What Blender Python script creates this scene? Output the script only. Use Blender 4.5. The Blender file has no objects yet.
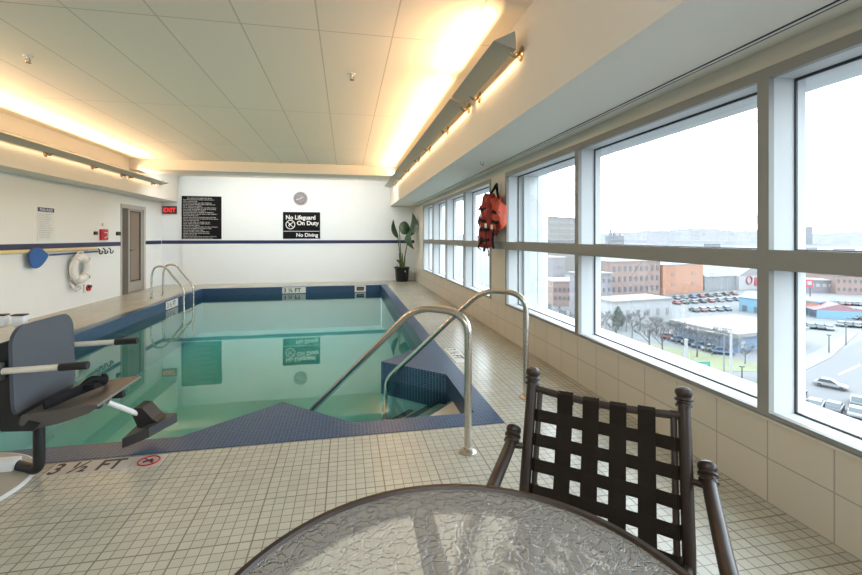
import bpy, bmesh, math, random
from mathutils import Vector, Matrix
random.seed(7)
PI = math.pi
SC = bpy.context.scene
COL = SC.collection

# ------------------------------------------------------------------ camera numbers
F = 430.0; TH = math.atan(85/430); H = 1.336; U0 = 431.0; V0 = 237.0
SN, CS = math.sin(TH), math.cos(TH)
def ray(u, v):
    a = (u-U0)/F; b = (V0-v)/F
    return (SN+a*CS, CS-a*SN, b)
def at_z(u, v, z=0.0):
    r = ray(u, v); t = (z-H)/r[2]; return Vector((r[0]*t, r[1]*t, z))
def at_x(u, v, x):
    r = ray(u, v); t = x/r[0]; return Vector((x, r[1]*t, H+r[2]*t))
def at_y(u, v, y):
    r = ray(u, v); t = y/r[1]; return Vector((r[0]*t, y, H+r[2]*t))

# ------------------------------------------------------------------ materials
def new_mat(name):
    m = bpy.data.materials.new(name); m.use_nodes = True
    nt = m.node_tree; nt.nodes.clear()
    out = nt.nodes.new('ShaderNodeOutputMaterial')
    return m, nt, out
def P(nt, color=(.8,.8,.8), rough=.5, metal=0, spec=.5):
    b = nt.nodes.new('ShaderNodeBsdfPrincipled')
    b.inputs['Base Color'].default_value = (*color, 1); b.inputs['Roughness'].default_value = rough
    b.inputs['Metallic'].default_value = metal; b.inputs['Specular IOR Level'].default_value = spec
    return b
KSC = 1.0
def plain(name, color, rough=.5, metal=0, spec=.5, var=.06, scale=6.0, bump=0.0, bscale=60.0):
    """paint, plastic, metal: base colour with a slight noise mottling"""
    m, nt, out = new_mat(name); color = tuple(q*KSC for q in color)
    b = P(nt, color, rough, metal, spec)
    tc = nt.nodes.new('ShaderNodeTexCoord')
    n = nt.nodes.new('ShaderNodeTexNoise'); n.inputs['Scale'].default_value = scale; n.inputs['Detail'].default_value = 3
    nt.links.new(tc.outputs['Object'], n.inputs['Vector'])
    r = nt.nodes.new('ShaderNodeMapRange')
    r.inputs['To Min'].default_value = 1-var; r.inputs['To Max'].default_value = 1+var
    nt.links.new(n.outputs['Fac'], r.inputs['Value'])
    mx = nt.nodes.new('ShaderNodeVectorMath'); mx.operation = 'SCALE'; mx.inputs[0].default_value = color
    nt.links.new(r.outputs['Result'], mx.inputs['Scale'])
    nt.links.new(mx.outputs['Vector'], b.inputs['Base Color'])
    if bump:
        n2 = nt.nodes.new('ShaderNodeTexNoise'); n2.inputs['Scale'].default_value = bscale
        nt.links.new(tc.outputs['Object'], n2.inputs['Vector'])
        bp = nt.nodes.new('ShaderNodeBump'); bp.inputs['Strength'].default_value = bump; bp.inputs['Distance'].default_value = .004
        nt.links.new(n2.outputs['Fac'], bp.inputs['Height']); nt.links.new(bp.outputs['Normal'], b.inputs['Normal'])
    nt.links.new(b.outputs[0], out.inputs[0])
    return m
def emit(name, color, s):
    m, nt, out = new_mat(name)
    e = nt.nodes.new('ShaderNodeEmission'); e.inputs[0].default_value = (*color, 1); e.inputs[1].default_value = s
    nt.links.new(e.outputs[0], out.inputs[0]); return m
def tile_mat(name, base, grout, pitch, gw, off=(0,0,0), var=.08, rough=.35, spec=.5, major=0, majorw=0, stain=0.0, thr=.72):
    """grid of tiles laid out in world metres, with grout lines of width gw and optional heavier joints every `major` tiles"""
    m, nt, out = new_mat(name); L = nt.links.new; N = nt.nodes.new
    def math_(op, a, b=None):
        n = N('ShaderNodeMath'); n.operation = op
        for i, q in enumerate((a, b)):
            if q is None: continue
            if isinstance(q, (int, float)): n.inputs[i].default_value = q
            else: L(q, n.inputs[i])
        return n.outputs[0]
    g = N('ShaderNodeNewGeometry')
    sub = N('ShaderNodeVectorMath'); sub.operation = 'SUBTRACT'; L(g.outputs['Position'], sub.inputs[0]); sub.inputs[1].default_value = off
    ps = N('ShaderNodeSeparateXYZ'); L(sub.outputs[0], ps.inputs[0])
    ns = N('ShaderNodeSeparateXYZ'); L(g.outputs['True Normal'], ns.inputs[0])
    mask = None; cells = []
    for i in range(3):
        c = ps.outputs[i]; p = pitch[i]
        s = math_('DIVIDE', c, p)
        cells.append(math_('FLOOR', s))
        ok = math_('LESS_THAN', math_('ABSOLUTE', ns.outputs[i]), thr)
        fr = math_('SUBTRACT', s, cells[-1])
        ln = math_('LESS_THAN', math_('ABSOLUTE', math_('SUBTRACT', math_('FRACT', math_('ADD', s, .5)), .5)), gw/p/2)
        if major:
            s2 = math_('DIVIDE', s, major)
            l2 = math_('LESS_THAN', math_('ABSOLUTE', math_('SUBTRACT', math_('FRACT', math_('ADD', s2, .5)), .5)), majorw/(p*major)/2)
            ln = math_('MAXIMUM', ln, l2)
        k = math_('MULTIPLY', ok, ln)
        mask = k if mask is None else math_('MAXIMUM', mask, k)
    cv = N('ShaderNodeCombineXYZ')
    for i in range(3): L(cells[i], cv.inputs[i])
    wn = N('ShaderNodeTexWhiteNoise'); wn.noise_dimensions = '3D'; L(cv.outputs[0], wn.inputs['Vector'])
    r = N('ShaderNodeMapRange'); r.inputs['To Min'].default_value = 1-var; r.inputs['To Max'].default_value = 1+var
    L(wn.outputs['Value'], r.inputs['Value'])
    n = N('ShaderNodeTexNoise'); n.inputs['Scale'].default_value = 1.3; n.inputs['Detail'].default_value = 5; L(g.outputs['Position'], n.inputs['Vector'])
    r2 = N('ShaderNodeMapRange'); r2.inputs['From Min'].default_value = .3; r2.inputs['From Max'].default_value = .7
    r2.inputs['To Min'].default_value = 1-stain; r2.inputs['To Max'].default_value = 1+stain*.6
    L(n.outputs['Fac'], r2.inputs['Value'])
    vs = N('ShaderNodeVectorMath'); vs.operation = 'SCALE'; vs.inputs[0].default_value = base
    L(math_('MULTIPLY', r.outputs[0], r2.outputs[0]), vs.inputs['Scale'])
    mix = N('ShaderNodeMix'); mix.data_type = 'RGBA'; L(mask, mix.inputs[0]); L(vs.outputs[0], mix.inputs[6]); mix.inputs[7].default_value = (*grout, 1)
    b = P(nt, base, rough, 0, spec); L(mix.outputs[2], b.inputs['Base Color'])
    bp = N('ShaderNodeBump'); bp.inputs['Strength'].default_value = .25; bp.inputs['Distance'].default_value = .002; bp.invert = True
    L(mask, bp.inputs['Height']); L(bp.outputs['Normal'], b.inputs['Normal'])
    L(b.outputs[0], out.inputs[0]); return m
def glass_mat(name, tint=(1,1,1), refl=.6):
    m, nt, out = new_mat(name)
    t = nt.nodes.new('ShaderNodeBsdfTransparent'); t.inputs[0].default_value = (*tint, 1)
    g = nt.nodes.new('ShaderNodeBsdfGlossy'); g.inputs['Roughness'].default_value = .0
    f = nt.nodes.new('ShaderNodeFresnel'); f.inputs[0].default_value = 1.45
    mu = nt.nodes.new('ShaderNodeMath'); mu.operation = 'MULTIPLY'; mu.inputs[1].default_value = refl*.25
    nt.links.new(f.outputs[0], mu.inputs[0])
    x = nt.nodes.new('ShaderNodeMixShader')
    nt.links.new(mu.outputs[0], x.inputs[0]); nt.links.new(t.outputs[0], x.inputs[1]); nt.links.new(g.outputs[0], x.inputs[2])
    nt.links.new(x.outputs[0], out.inputs[0]); return m
def water_mat():
    m, nt, out = new_mat('pool_water'); N = nt.nodes.new; L = nt.links.new
    t = N('ShaderNodeBsdfTransparent'); t.inputs[0].default_value = (.53,.90,.87,1)
    g = N('ShaderNodeBsdfGlossy'); g.inputs['Roughness'].default_value = .012; g.inputs[0].default_value = (.95,1,.98,1)
    f = N('ShaderNodeFresnel'); f.inputs[0].default_value = 1.36
    tc = N('ShaderNodeNewGeometry'); no = N('ShaderNodeTexNoise'); no.inputs['Scale'].default_value = 1.6; no.inputs['Detail'].default_value = 1
    L(tc.outputs['Position'], no.inputs['Vector'])
    bp = N('ShaderNodeBump'); bp.inputs['Strength'].default_value = .02; bp.inputs['Distance'].default_value = .02
    L(no.outputs['Fac'], bp.inputs['Height']); L(bp.outputs['Normal'], g.inputs['Normal']); L(bp.outputs['Normal'], f.inputs['Normal'])
    x = N('ShaderNodeMixShader'); L(f.outputs[0], x.inputs[0]); L(t.outputs[0], x.inputs[1]); L(g.outputs[0], x.inputs[2])
    L(x.outputs[0], out.inputs[0]); return m
def table_glass_mat():
    m, nt, out = new_mat('hammered_glass'); N = nt.nodes.new; L = nt.links.new
    tc = N('ShaderNodeTexCoord')
    v = N('ShaderNodeTexVoronoi'); v.inputs['Scale'].default_value = 44; v.feature = 'DISTANCE_TO_EDGE'
    no = N('ShaderNodeTexNoise'); no.inputs['Scale'].default_value = 34; no.inputs['Detail'].default_value = 1
    L(tc.outputs['Object'], no.inputs['Vector'])
    mv = N('ShaderNodeMix'); mv.data_type = 'RGBA'; mv.inputs[0].default_value = .04
    L(tc.outputs['Object'], mv.inputs[6]); L(no.outputs['Color'], mv.inputs[7]); L(mv.outputs[2], v.inputs['Vector'])
    bp = N('ShaderNodeBump'); bp.inputs['Strength'].default_value = .8; bp.inputs['Distance'].default_value = .004
    rg = N('ShaderNodeMapRange'); rg.interpolation_type = 'SMOOTHSTEP'; rg.inputs['From Max'].default_value = .16; L(v.outputs['Distance'], rg.inputs['Value']); L(rg.outputs[0], bp.inputs['Height'])
    rf = N('ShaderNodeBsdfRefraction'); rf.inputs['Roughness'].default_value = .2; rf.inputs['IOR'].default_value = 1.12; rf.inputs[0].default_value = (.96,.95,.93,1)
    tr = N('ShaderNodeBsdfTransparent'); tr.inputs[0].default_value = (.97,.96,.94,1)
    df = N('ShaderNodeBsdfTranslucent'); df.inputs[0].default_value = (.75,.74,.72,1)
    gl = N('ShaderNodeBsdfGlossy'); gl.inputs['Roughness'].default_value = .16
    fr = N('ShaderNodeFresnel'); fr.inputs[0].default_value = 1.5
    for n in (rf, gl, fr, df): L(bp.outputs['Normal'], n.inputs['Normal'])
    x0 = N('ShaderNodeMixShader'); x0.inputs[0].default_value = .35; L(rf.outputs[0], x0.inputs[1]); L(tr.outputs[0], x0.inputs[2])
    d2 = N('ShaderNodeBsdfDiffuse'); d2.inputs[0].default_value = (.80,.76,.69,1); L(bp.outputs['Normal'], d2.inputs['Normal'])
    x1 = N('ShaderNodeMixShader'); x1.inputs[0].default_value = .30; L(x0.outputs[0], x1.inputs[1]); L(d2.outputs[0], x1.inputs[2])
    x2 = N('ShaderNodeMixShader'); L(fr.outputs[0], x2.inputs[0]); L(x1.outputs[0], x2.inputs[1]); L(gl.outputs[0], x2.inputs[2])
    L(x2.outputs[0], out.inputs[0]); return m

M = {}
M['wall'] = plain('white_wall_paint', (.75,.785,.79), .6, spec=.25, var=.015)
M['wall_warm'] = plain('soffit_paint', (.74,.71,.645), .6, spec=.25, var=.015)
M['pier'] = plain('beige_wall_paint', (.62,.60,.535), .6, spec=.25, var=.02)
M['ceiling'] = tile_mat('ceiling_panels', (.87,.79,.69), (.60,.54,.45), (.61,2.44,50), .011, off=(.39,3.68,-20), var=.012, rough=.8, spec=.1)
M['floor'] = tile_mat('floor_tiles', (.47,.452,.372), (.22,.20,.15), (.0508,.0508,.0508), .0042, off=(-.405,2.312,.02), var=.06, rough=.26, spec=.55, major=6, majorw=.0072, stain=.10)
M['mosaic'] = tile_mat('blue_mosaic', (.015,.045,.115), (.085,.14,.22), (.0254,.0254,.0254), .0040, off=(0.0,0.003,-.0127), var=.28, rough=.3, spec=.35, thr=.80)
M['panel'] = tile_mat('low_wall_tiles', (.60,.56,.465), (.36,.33,.27), (1.0,.302,.222), .007, off=(-.3,1.492,.003), var=.025, rough=.35, stain=.03)
M['plaster'] = plain('pool_plaster', (.34,.70,.71), .7, var=.04, scale=2)
M['step_plaster'] = plain('step_plaster', (.62,.60,.50), .7, var=.05, scale=3)
M['water'] = water_mat()
M['glass'] = glass_mat('window_glass', (.97,.985,.985), .55)
M['frame'] = plain('shaded_window_frame', (.26,.265,.25), .5, spec=.3, var=.02)  # room-side faces of the frame coloured darker, their shade put in
M['reveal'] = plain('lit_window_reveal', (.52,.535,.54), .5, spec=.3, var=.02)  # frame sides coloured lighter, daylight put in; also on the outer ledge
M['gasket'] = plain('dark_gasket', (.03,.035,.04), .6)
M['blue'] = plain('navy_stripe', (.012,.018,.085), .4)
M['yellow'] = plain('yellow_stripe', (.72,.60,.32), .5)
M['steel'] = plain('brushed_steel', (.56,.52,.46), .27, 1.0, var=.05)
M['chrome'] = plain('chrome', (.72,.71,.68), .12, 1.0)
M['brown'] = plain('brown_powder_coat', (.030,.018,.0125), .36, spec=.4, var=.15, scale=30)
M['strap'] = plain('dark_brown_strap', (.019,.0135,.0095), .8, spec=.12, var=.2, scale=120, bump=.2, bscale=300)
M['tglass'] = table_glass_mat()
M['black'] = plain('black_plastic', (.012,.012,.013), .45)
M['soft_black'] = plain('black_webbing', (.01,.01,.011), .8, spec=.2)
M['white'] = plain('white_plastic', (.76,.76,.74), .4)
M['cream'] = plain('cream_powder_coat', (.36,.33,.27), .4)
M['marker'] = plain('marker_tile', (.52,.47,.42), .35)
M['grey_seat'] = plain('slate_seat_plastic', (.072,.082,.098), .5, spec=.4, var=.04)
M['seat_pan'] = plain('dark_seat_plastic', (.085,.075,.068), .42, spec=.5, var=.06)
M['rod'] = plain('ivory_tube', (.68,.63,.52), .35)
M['foot'] = plain('charcoal_footrest', (.055,.056,.058), .5)
M['sign_black'] = plain('sign_black', (.008,.008,.009), .7, spec=.1)
M['sign_white'] = plain('sign_lettering_white', (.80,.80,.79), .5)
M['sign_grey'] = plain('sign_small_print', (.36,.36,.36), .7, spec=.1)
M['ink'] = plain('black_ink', (.015,.015,.015), .5)
M['paper'] = plain('sign_paper', (.70,.74,.74), .5)
M['paper_ink'] = plain('paper_print', (.36,.40,.44), .5)
M['navy'] = plain('navy_header', (.02,.045,.16), .5)
M['red'] = plain('red_paint', (.42,.012,.02), .4)
M['exit_red'] = emit('exit_red_glow', (1,.05,.05), 1.1)
M['exit_box'] = plain('exit_housing', (.05,.012,.014), .5)
M['net'] = plain('blue_net', (.012,.10,.36), .6, var=.15, scale=60)
M['pole_blue'] = plain('blue_pole', (.015,.06,.22), .4)
M['rope'] = plain('white_rope', (.70,.69,.65), .8)
M['ring'] = plain('white_foam_ring', (.76,.75,.72), .6)
M['door_brown'] = plain('brown_door_panel', (.085,.072,.06), .5)
M['door_frame'] = plain('grey_door_frame', (.44,.43,.40), .45)
M['door_leaf'] = plain('taupe_door_leaf', (.31,.30,.275), .45)
M['door_glass'] = plain('tan_door_glass', (.20,.155,.12), .3, spec=.4, var=.18, scale=2)
M['orange'] = plain('orange_nylon', (.46,.05,.014), .6, var=.2, scale=30, bump=.4, bscale=40)
M['dred'] = plain('red_nylon', (.30,.022,.018), .6, var=.35, scale=25, bump=.4, bscale=40)
M['leaf'] = plain('dark_green_leaf', (.022,.065,.026), .38, var=.3, scale=8)
M['stem'] = plain('green_stem', (.09,.13,.045), .5, var=.2)
M['pot'] = plain('dark_glazed_pot', (.012,.012,.014), .2)
M['soil'] = plain('potting_soil', (.05,.035,.025), .9)
M['alu'] = plain('grey_light_trough', (.37,.385,.36), .5, spec=.3, var=.02)
M['brass'] = plain('bronze_bracket', (.33,.26,.17), .3, .85)
M['clock_face'] = plain('grey_clock_face', (.24,0.215,.24), .4, var=.6, scale=30)
M['strip'] = emit('warm_tube', (1,.62,.28), 6)
# the city outside: haze is painted in by paling colours and lifting darks
def haze_lift(c, k=.66, f=.026): return tuple(q*k*.5+f+.0*q for q in c) if max(c) > .3 and min(c) > .27 else tuple(q*k+f for q in c)
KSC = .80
M['cladding'] = plain('white_metal_cladding', (.60,.635,.645), .5, spec=.2, var=.02)
M['ground'] = plain('pale_asphalt', (.145,.147,.152), .9, var=.10, scale=.06)
M['road'] = plain('road_asphalt', (.120,.121,.125), .9, var=.06, scale=.1)
M['walk'] = plain('pale_sidewalk', (.175,.171,.163), .9, var=.05, scale=.2)
M['grass'] = plain('winter_grass', haze_lift((.22,.24,.12)), .9, var=.25, scale=.3)
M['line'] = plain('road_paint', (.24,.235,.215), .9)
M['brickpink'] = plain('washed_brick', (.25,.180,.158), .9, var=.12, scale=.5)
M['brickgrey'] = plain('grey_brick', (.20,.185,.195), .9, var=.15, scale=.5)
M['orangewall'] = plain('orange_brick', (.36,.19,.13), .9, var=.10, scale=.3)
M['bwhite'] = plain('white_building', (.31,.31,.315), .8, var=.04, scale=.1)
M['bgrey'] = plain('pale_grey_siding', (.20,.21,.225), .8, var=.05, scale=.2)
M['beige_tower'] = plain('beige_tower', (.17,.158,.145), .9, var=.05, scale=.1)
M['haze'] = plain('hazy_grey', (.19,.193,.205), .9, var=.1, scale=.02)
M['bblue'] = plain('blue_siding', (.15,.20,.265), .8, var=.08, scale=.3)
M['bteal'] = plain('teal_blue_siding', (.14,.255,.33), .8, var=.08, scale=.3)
M['roofpink'] = plain('faded_red_roof', haze_lift((.33,.17,.19)), .8, var=.06, scale=.3)
M['roofpurple'] = plain('lavender_roof', haze_lift((.24,.24,.34)), .8, var=.06, scale=.3)
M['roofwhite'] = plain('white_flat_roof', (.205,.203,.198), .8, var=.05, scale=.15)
M['win'] = plain('hazy_window_dark', haze_lift((.10,.115,.14)), .4, var=.1)
M['sred'] = plain('sign_red', haze_lift((.45,.06,.09)), .6)
M['sgreen'] = plain('sign_green', haze_lift((.03,.33,.24)), .5)
M['tree'] = plain('bare_twigs', haze_lift((.115,.10,.10)), .9, var=.2, scale=1)
M['evergreen'] = plain('hazy_green_crown', haze_lift((.12,.15,.11)), .9, var=.25, scale=.6)
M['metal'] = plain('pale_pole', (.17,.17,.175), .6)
M['dmetal'] = plain('dark_pole', haze_lift((.06,.06,.065)), .6)
M['tyre'] = plain('tyre', haze_lift((.03,.03,.032)), .8)
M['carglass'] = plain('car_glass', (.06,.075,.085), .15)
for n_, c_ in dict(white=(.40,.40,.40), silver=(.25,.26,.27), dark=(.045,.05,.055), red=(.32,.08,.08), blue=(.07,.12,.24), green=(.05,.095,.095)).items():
    c_ = haze_lift(c_); M['car_'+n_] = plain('car_paint_'+n_, c_, .3, spec=.5, var=.02)

KSC = 1.0
# ------------------------------------------------------------------ mesh helpers
class MB:
    def __init__(self): self.bm = bmesh.new()
    def poly(self, pts):
        return self.bm.faces.new([self.bm.verts.new(p) for p in pts])
    def box(self, x0, x1, y0, y1, z0, z1, mx=None, bevel=0.0, seg=2):
        vs = [Vector((x, y, z)) for x in (x0, x1) for y in (y0, y1) for z in (z0, z1)]
        if mx is not None: vs = [mx @ v for v in vs]
        v = [self.bm.verts.new(p) for p in vs]
        fs = [self.bm.faces.new([v[i] for i in q]) for q in ((0,1,3,2),(4,6,7,5),(0,4,5,1),(2,3,7,6),(0,2,6,4),(1,5,7,3))]
        if bevel:
            es = list({e for f in fs for e in f.edges})
            bmesh.ops.bevel(self.bm, geom=es, offset=bevel, segments=seg, affect='EDGES', profile=.5)
        return self
    def prism(self, pts, d):
        """closed polygon pts (3-D) swept by the vector d"""
        d = Vector(d)
        a = [self.bm.verts.new(Vector(p)) for p in pts]; b = [self.bm.verts.new(Vector(p)+d) for p in pts]
        n = len(pts)
        self.bm.faces.new(a[::-1]); self.bm.faces.new(b)
        for i in range(n): self.bm.faces.new((a[i], a[(i+1) % n], b[(i+1) % n], b[i]))
        return self
    def tube(self, pts, r, seg=10, closed=False, cap=True, flat=None):
        pts = [Vector(p) for p in pts]; n = len(pts)
        rs = r if isinstance(r, (list, tuple)) else [r]*n
        tang = []
        for i in range(n):
            if closed: t = pts[(i+1) % n]-pts[i-1]
            else: t = pts[min(i+1, n-1)]-pts[max(i-1, 0)]
            tang.append(t.normalized() if t.length > 1e-9 else Vector((0,0,1)))
        up = Vector((0,0,1)) if abs(tang[0].z) < .9 else Vector((1,0,0))
        nrm = (up-tang[0]*up.dot(tang[0])).normalized(); rings = []
        for i in range(n):
            nrm = nrm-tang[i]*nrm.dot(tang[i])
            nrm = nrm.normalized() if nrm.length > 1e-6 else tang[i].orthogonal().normalized()
            bi = tang[i].cross(nrm)
            sx, sy = (1, 1) if flat is None else flat
            rings.append([self.bm.verts.new(pts[i]+(nrm*math.cos(a)*sx+bi*math.sin(a)*sy)*rs[i]) for a in (2*PI*k/seg for k in range(seg))])
        m = n if closed else n-1
        for i in range(m):
            A, B = rings[i], rings[(i+1) % n]
            for k in range(seg): self.bm.faces.new((A[k], A[(k+1) % seg], B[(k+1) % seg], B[k]))
        if cap and not closed:
            self.bm.faces.new(rings[0][::-1]); self.bm.faces.new(rings[-1])
        return self
    def lathe(self, prof, c, axis=(0,0,1), seg=20):
        ax = Vector(axis).normalized(); q = ax.orthogonal().normalized(); w = ax.cross(q); c = Vector(c); rings = []
        for (r, h) in prof:
            if r < 1e-6: rings.append([self.bm.verts.new(c+ax*h)])
            else: rings.append([self.bm.verts.new(c+ax*h+(q*math.cos(a)+w*math.sin(a))*r) for a in (2*PI*k/seg for k in range(seg))])
        for A, B in zip(rings, rings[1:]):
            for k in range(seg):
                k2 = (k+1) % seg
                if len(A) == 1 and len(B) == 1: continue
                if len(A) == 1: self.bm.faces.new((A[0], B[k], B[k2]))
                elif len(B) == 1: self.bm.faces.new((A[k2], A[k], B[0]))
                else: self.bm.faces.new((A[k2], A[k], B[k], B[k2]))
        return self
    def ball(self, c, r, seg=14):
        r = Vector(r) if isinstance(r, (tuple, list)) else Vector((r, r, r))
        mx = Matrix.Translation(Vector(c)) @ Matrix.Diagonal((*r, 1))
        bmesh.ops.create_uvsphere(self.bm, u_segments=seg, v_segments=seg//2+1, radius=1, matrix=mx); return self
    def build(self, name, mat, parent=None, smooth=35, rz=None):
        bmesh.ops.recalc_face_normals(self.bm, faces=self.bm.faces)
        me = bpy.data.meshes.new(name); self.bm.to_mesh(me); self.bm.free()
        me.materials.append(M[mat] if isinstance(mat, str) else mat)
        if smooth:
            me.shade_smooth()
            me.set_sharp_from_angle(angle=math.radians(smooth))
        o = bpy.data.objects.new(name, me); COL.objects.link(o)
        if parent is not None:
            o.parent = parent
            o.matrix_parent_inverse = world(parent).inverted()   # meshes are written in world metres
        return o
def world(o):
    m = Matrix.Translation(o.location) @ o.rotation_euler.to_matrix().to_4x4()
    if o.parent is not None: m = world(o.parent) @ o.matrix_parent_inverse @ m
    return m
def fillet(pts, r, n=6):
    pts = [Vector(p) for p in pts]; out = [pts[0]]
    for i in range(1, len(pts)-1):
        a, b, c = pts[i-1], pts[i], pts[i+1]
        d1, d2 = (a-b), (c-b); rr = min(r, d1.length*.49, d2.length*.49)
        p, q = b+d1.normalized()*rr, b+d2.normalized()*rr
        for k in range(n+1):
            t = k/n; out.append(p*(1-t)**2+b*2*t*(1-t)+q*t*t)
    out.append(pts[-1]); return out
def spline(pts, n=6):
    pts = [Vector(p) for p in pts]; out = []
    for i in range(len(pts)-1):
        p0, p1, p2, p3 = pts[max(i-1, 0)], pts[i], pts[i+1], pts[min(i+2, len(pts)-1)]
        for k in range(n):
            t = k/n
            out.append(.5*((2*p1)+(p2-p0)*t+(2*p0-5*p1+4*p2-p3)*t*t+(-p0+3*p1-3*p2+p3)*t**3))
    out.append(pts[-1]); return out
def tag(o, label, cat, group=None, kind=None):
    o['label'] = label; o['category'] = cat
    if group: o['group'] = group
    if kind: o['kind'] = kind
    return o
def thing(name, label, cat, loc=(0,0,0), group=None, rz=0.0):
    o = bpy.data.objects.new(name, None); o.empty_display_size = .1; COL.objects.link(o)
    o.location = loc; o.rotation_euler = (0, 0, rz)
    return tag(o, label, cat, group)
def struct(name, mb, mat, smooth=0, parent=None):
    o = mb.build(name, mat, parent, smooth); 
    if parent is None: o['kind'] = 'structure'
    return o
def copy_tree(o, parent=None):
    c = o.copy(); COL.objects.link(c)
    if parent is not None: c.parent = parent; c.matrix_parent_inverse = o.matrix_parent_inverse.copy()
    for ch in list(o.children): copy_tree(ch, c)
    return c
def text(name, body, size, origin, right, up, mat, parent, align='LEFT', bold=0.0, depth=.0015, sx=1.0):
    """raised lettering laid on a surface"""
    cu = bpy.data.curves.new(name, 'FONT'); cu.body = body; cu.size = size; cu.align_x = align; cu.offset = bold; cu.extrude = 0
    tmp = bpy.data.objects.new(name+'_src', cu); COL.objects.link(tmp)
    dg = bpy.context.evaluated_depsgraph_get()
    me = bpy.data.meshes.new_from_object(tmp.evaluated_get(dg)); me.name = name
    bpy.data.objects.remove(tmp); bpy.data.curves.remove(cu)
    R = Vector(right).normalized(); Uv = Vector(up).normalized(); Nn = R.cross(Uv)
    mx = Matrix((( *[R[0]*sx, Uv[0], Nn[0]], origin[0]), (*[R[1]*sx, Uv[1], Nn[1]], origin[1]), (*[R[2]*sx, Uv[2], Nn[2]], origin[2]), (0,0,0,1)))
    me.transform(mx @ Matrix.Translation((0,0,depth)))
    me.materials.clear(); me.materials.append(M[mat])
    o = bpy.data.objects.new(name, me); COL.objects.link(o)
    o.parent = parent; o.matrix_parent_inverse = world(parent).inverted()
    return o
def greek(mb, origin, right, up, width, size, rnd, fill=1.0):
    """one line of print too small to read: rows of letter-sized bits"""
    R = Vector(right); Uv = Vector(up); x = 0; N = R.cross(Uv)
    while x < width*fill:
        w = rnd.randint(2, 8)
        for _ in range(w):
            if x > width*fill: break
            h = size*(.72 if rnd.random() < .7 else 1.0); cw = size*.5
            o = Vector(origin)+R*x
            mb.poly([o, o+R*cw, o+R*cw+Uv*h, o+Uv*h]); x += size*.66
        x += size*.5

# ------------------------------------------------------------------ room shell
XL, XR, YF, YB, ZC = -5.05, 2.08, 13.2, -2.4, 3.05
PX0, PX1, PY0, PY1 = -3.80, 1.12, 2.93, 12.15          # outer coping
IX0, IX1, IY0, IY1 = -3.63, .955, 3.14, 11.98          # inner coping
WZ = -.18                                              # water level
m = MB()
for (a, b, c, d) in ((XL-.3, XR+.2, YB-.1, PY0), (XL-.3, PX0, PY0, PY1), (PX1, XR+.2, PY0, PY1), (XL-.3, XR+.2, PY1, YF+.2)):
    m.box(a, b, c, d, -.12, 0)
struct('floor', m, 'floor')
# far wall: main part and the recessed strip beside the door
m = MB(); m.box(-4.53, XR+.3, YF, YF+.2, -.02, 3.3); m.box(XL-.3, -4.53, YF+.05, YF+.2, -.02, 3.3)
struct('wall_far', m, 'wall')
DY0, DY1, DZ = 11.0, 12.22, 2.10
m = MB(); m.box(XL-.2, XL, YB, DY0, -.02, 3.2); m.box(XL-.2, XL, DY1, YF+.2, -.02, 3.2); m.box(XL-.2, XL, DY0, DY1, DZ, 3.2); m.box(XL-.24, XL-.2, DY0-.3, DY1+.3, -.02, 2.4)
struct('wall_left', m, 'wall')
m = MB(); m.box(XL-.2, XR+.3, YB-.2, YB, -.02, 3.3); struct('wall_rear', m, 'wall')
m = MB(); m.box(XL-.2, XR+.3, YB-.2, YF+.2, ZC, ZC+.15); struct('ceiling', m, 'ceiling')
# right wall
m = MB(); m.box(XR, XR+.14, YB, YF, -.02, .425); struct('baseboard_right', m, 'panel')
m = MB(); m.box(XR-.012, XR+.02, YB, YF, .418, .436); struct('trim_1', m, 'pier')
m = MB(); m.box(XR, XR+.16, 5.40, 5.985, .42, 2.186); m.box(XR, XR+.16, 11.62, YF, .42, 2.186); m.box(XR, XR+.16, YB, YF, 2.186, 2.34)
struct('wall_right', m, 'pier')
# soffits, far beam
XS = 1.335; ZS = 2.285
m = MB(); m.box(XS, XR+.1, YB, YF, ZS, ZC); struct('trim_2', m, 'wall_warm')
m = MB(); m.box(XL, -4.63, YB, YF, 2.32, ZC); struct('trim_3', m, 'wall_warm')
m = MB(); m.box(-4.63, XS, 10.45, 11.05, 2.82, ZC); struct('trim_4', m, 'wall_warm')
# stripes
m = MB(); m.box(-4.53, XR, YF-.006, YF+.001, 1.145, 1.24); m.box(XL, -4.53, YF+.044, YF+.051, 1.145, 1.24); struct('trim_5', m, 'blue')
m = MB(); m.box(XL-.001, XL+.006, YB, DY0, 1.135, 1.225); m.box(XL-.001, XL+.006, DY1, YF, 1.145, 1.24); struct('trim_6', m, 'blue')
# vertical wall joint beside the recess
# pool: coping with the two corner ledges, all blue mosaic
m = MB()
zt = .004; zb = -.34
for (a, b, c, d) in ((PX0, PX1, PY0, IY0), (PX0, PX1, IY1, PY1), (PX0, IX0, IY0, IY1), (IX1, PX1, IY0, IY1)):
    m.box(a, b, c, d, zb, zt)
A = [(-1.10, IY0-.01), (.06, IY0-.01), (-.50, 3.64)]
B = [(IX1+.01, 4.05), (IX1+.01, 5.20), (.37, 4.62)]
for tri in (A, B): m.prism([(x, y, zb) for x, y in tri], (0,0,zt-zb-.001))
struct('trim_7', m, 'mosaic')
m = MB()   # plaster basin
zf = -1.12
m.box(IX0-.1, IX1+.1, IY0-.1, IY1+.1, zf-.1, zf)
m.box(IX0-.12, IX0-.02, IY0-.1, IY1+.1, zf, zb); m.box(IX1+.02, IX1+.12, IY0-.1, IY1+.1, zf, zb)
m.box(IX0, IX1, IY0-.12, IY0-.02, zf, zb); m.box(IX0, IX1, IY1+.02, IY1+.12, zf, zb)
for tri in (A, B): m.prism([(x, y, zf) for x, y in tri], (0,0,zb-zf))
struct('pool_floor', m, 'plaster')
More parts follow.
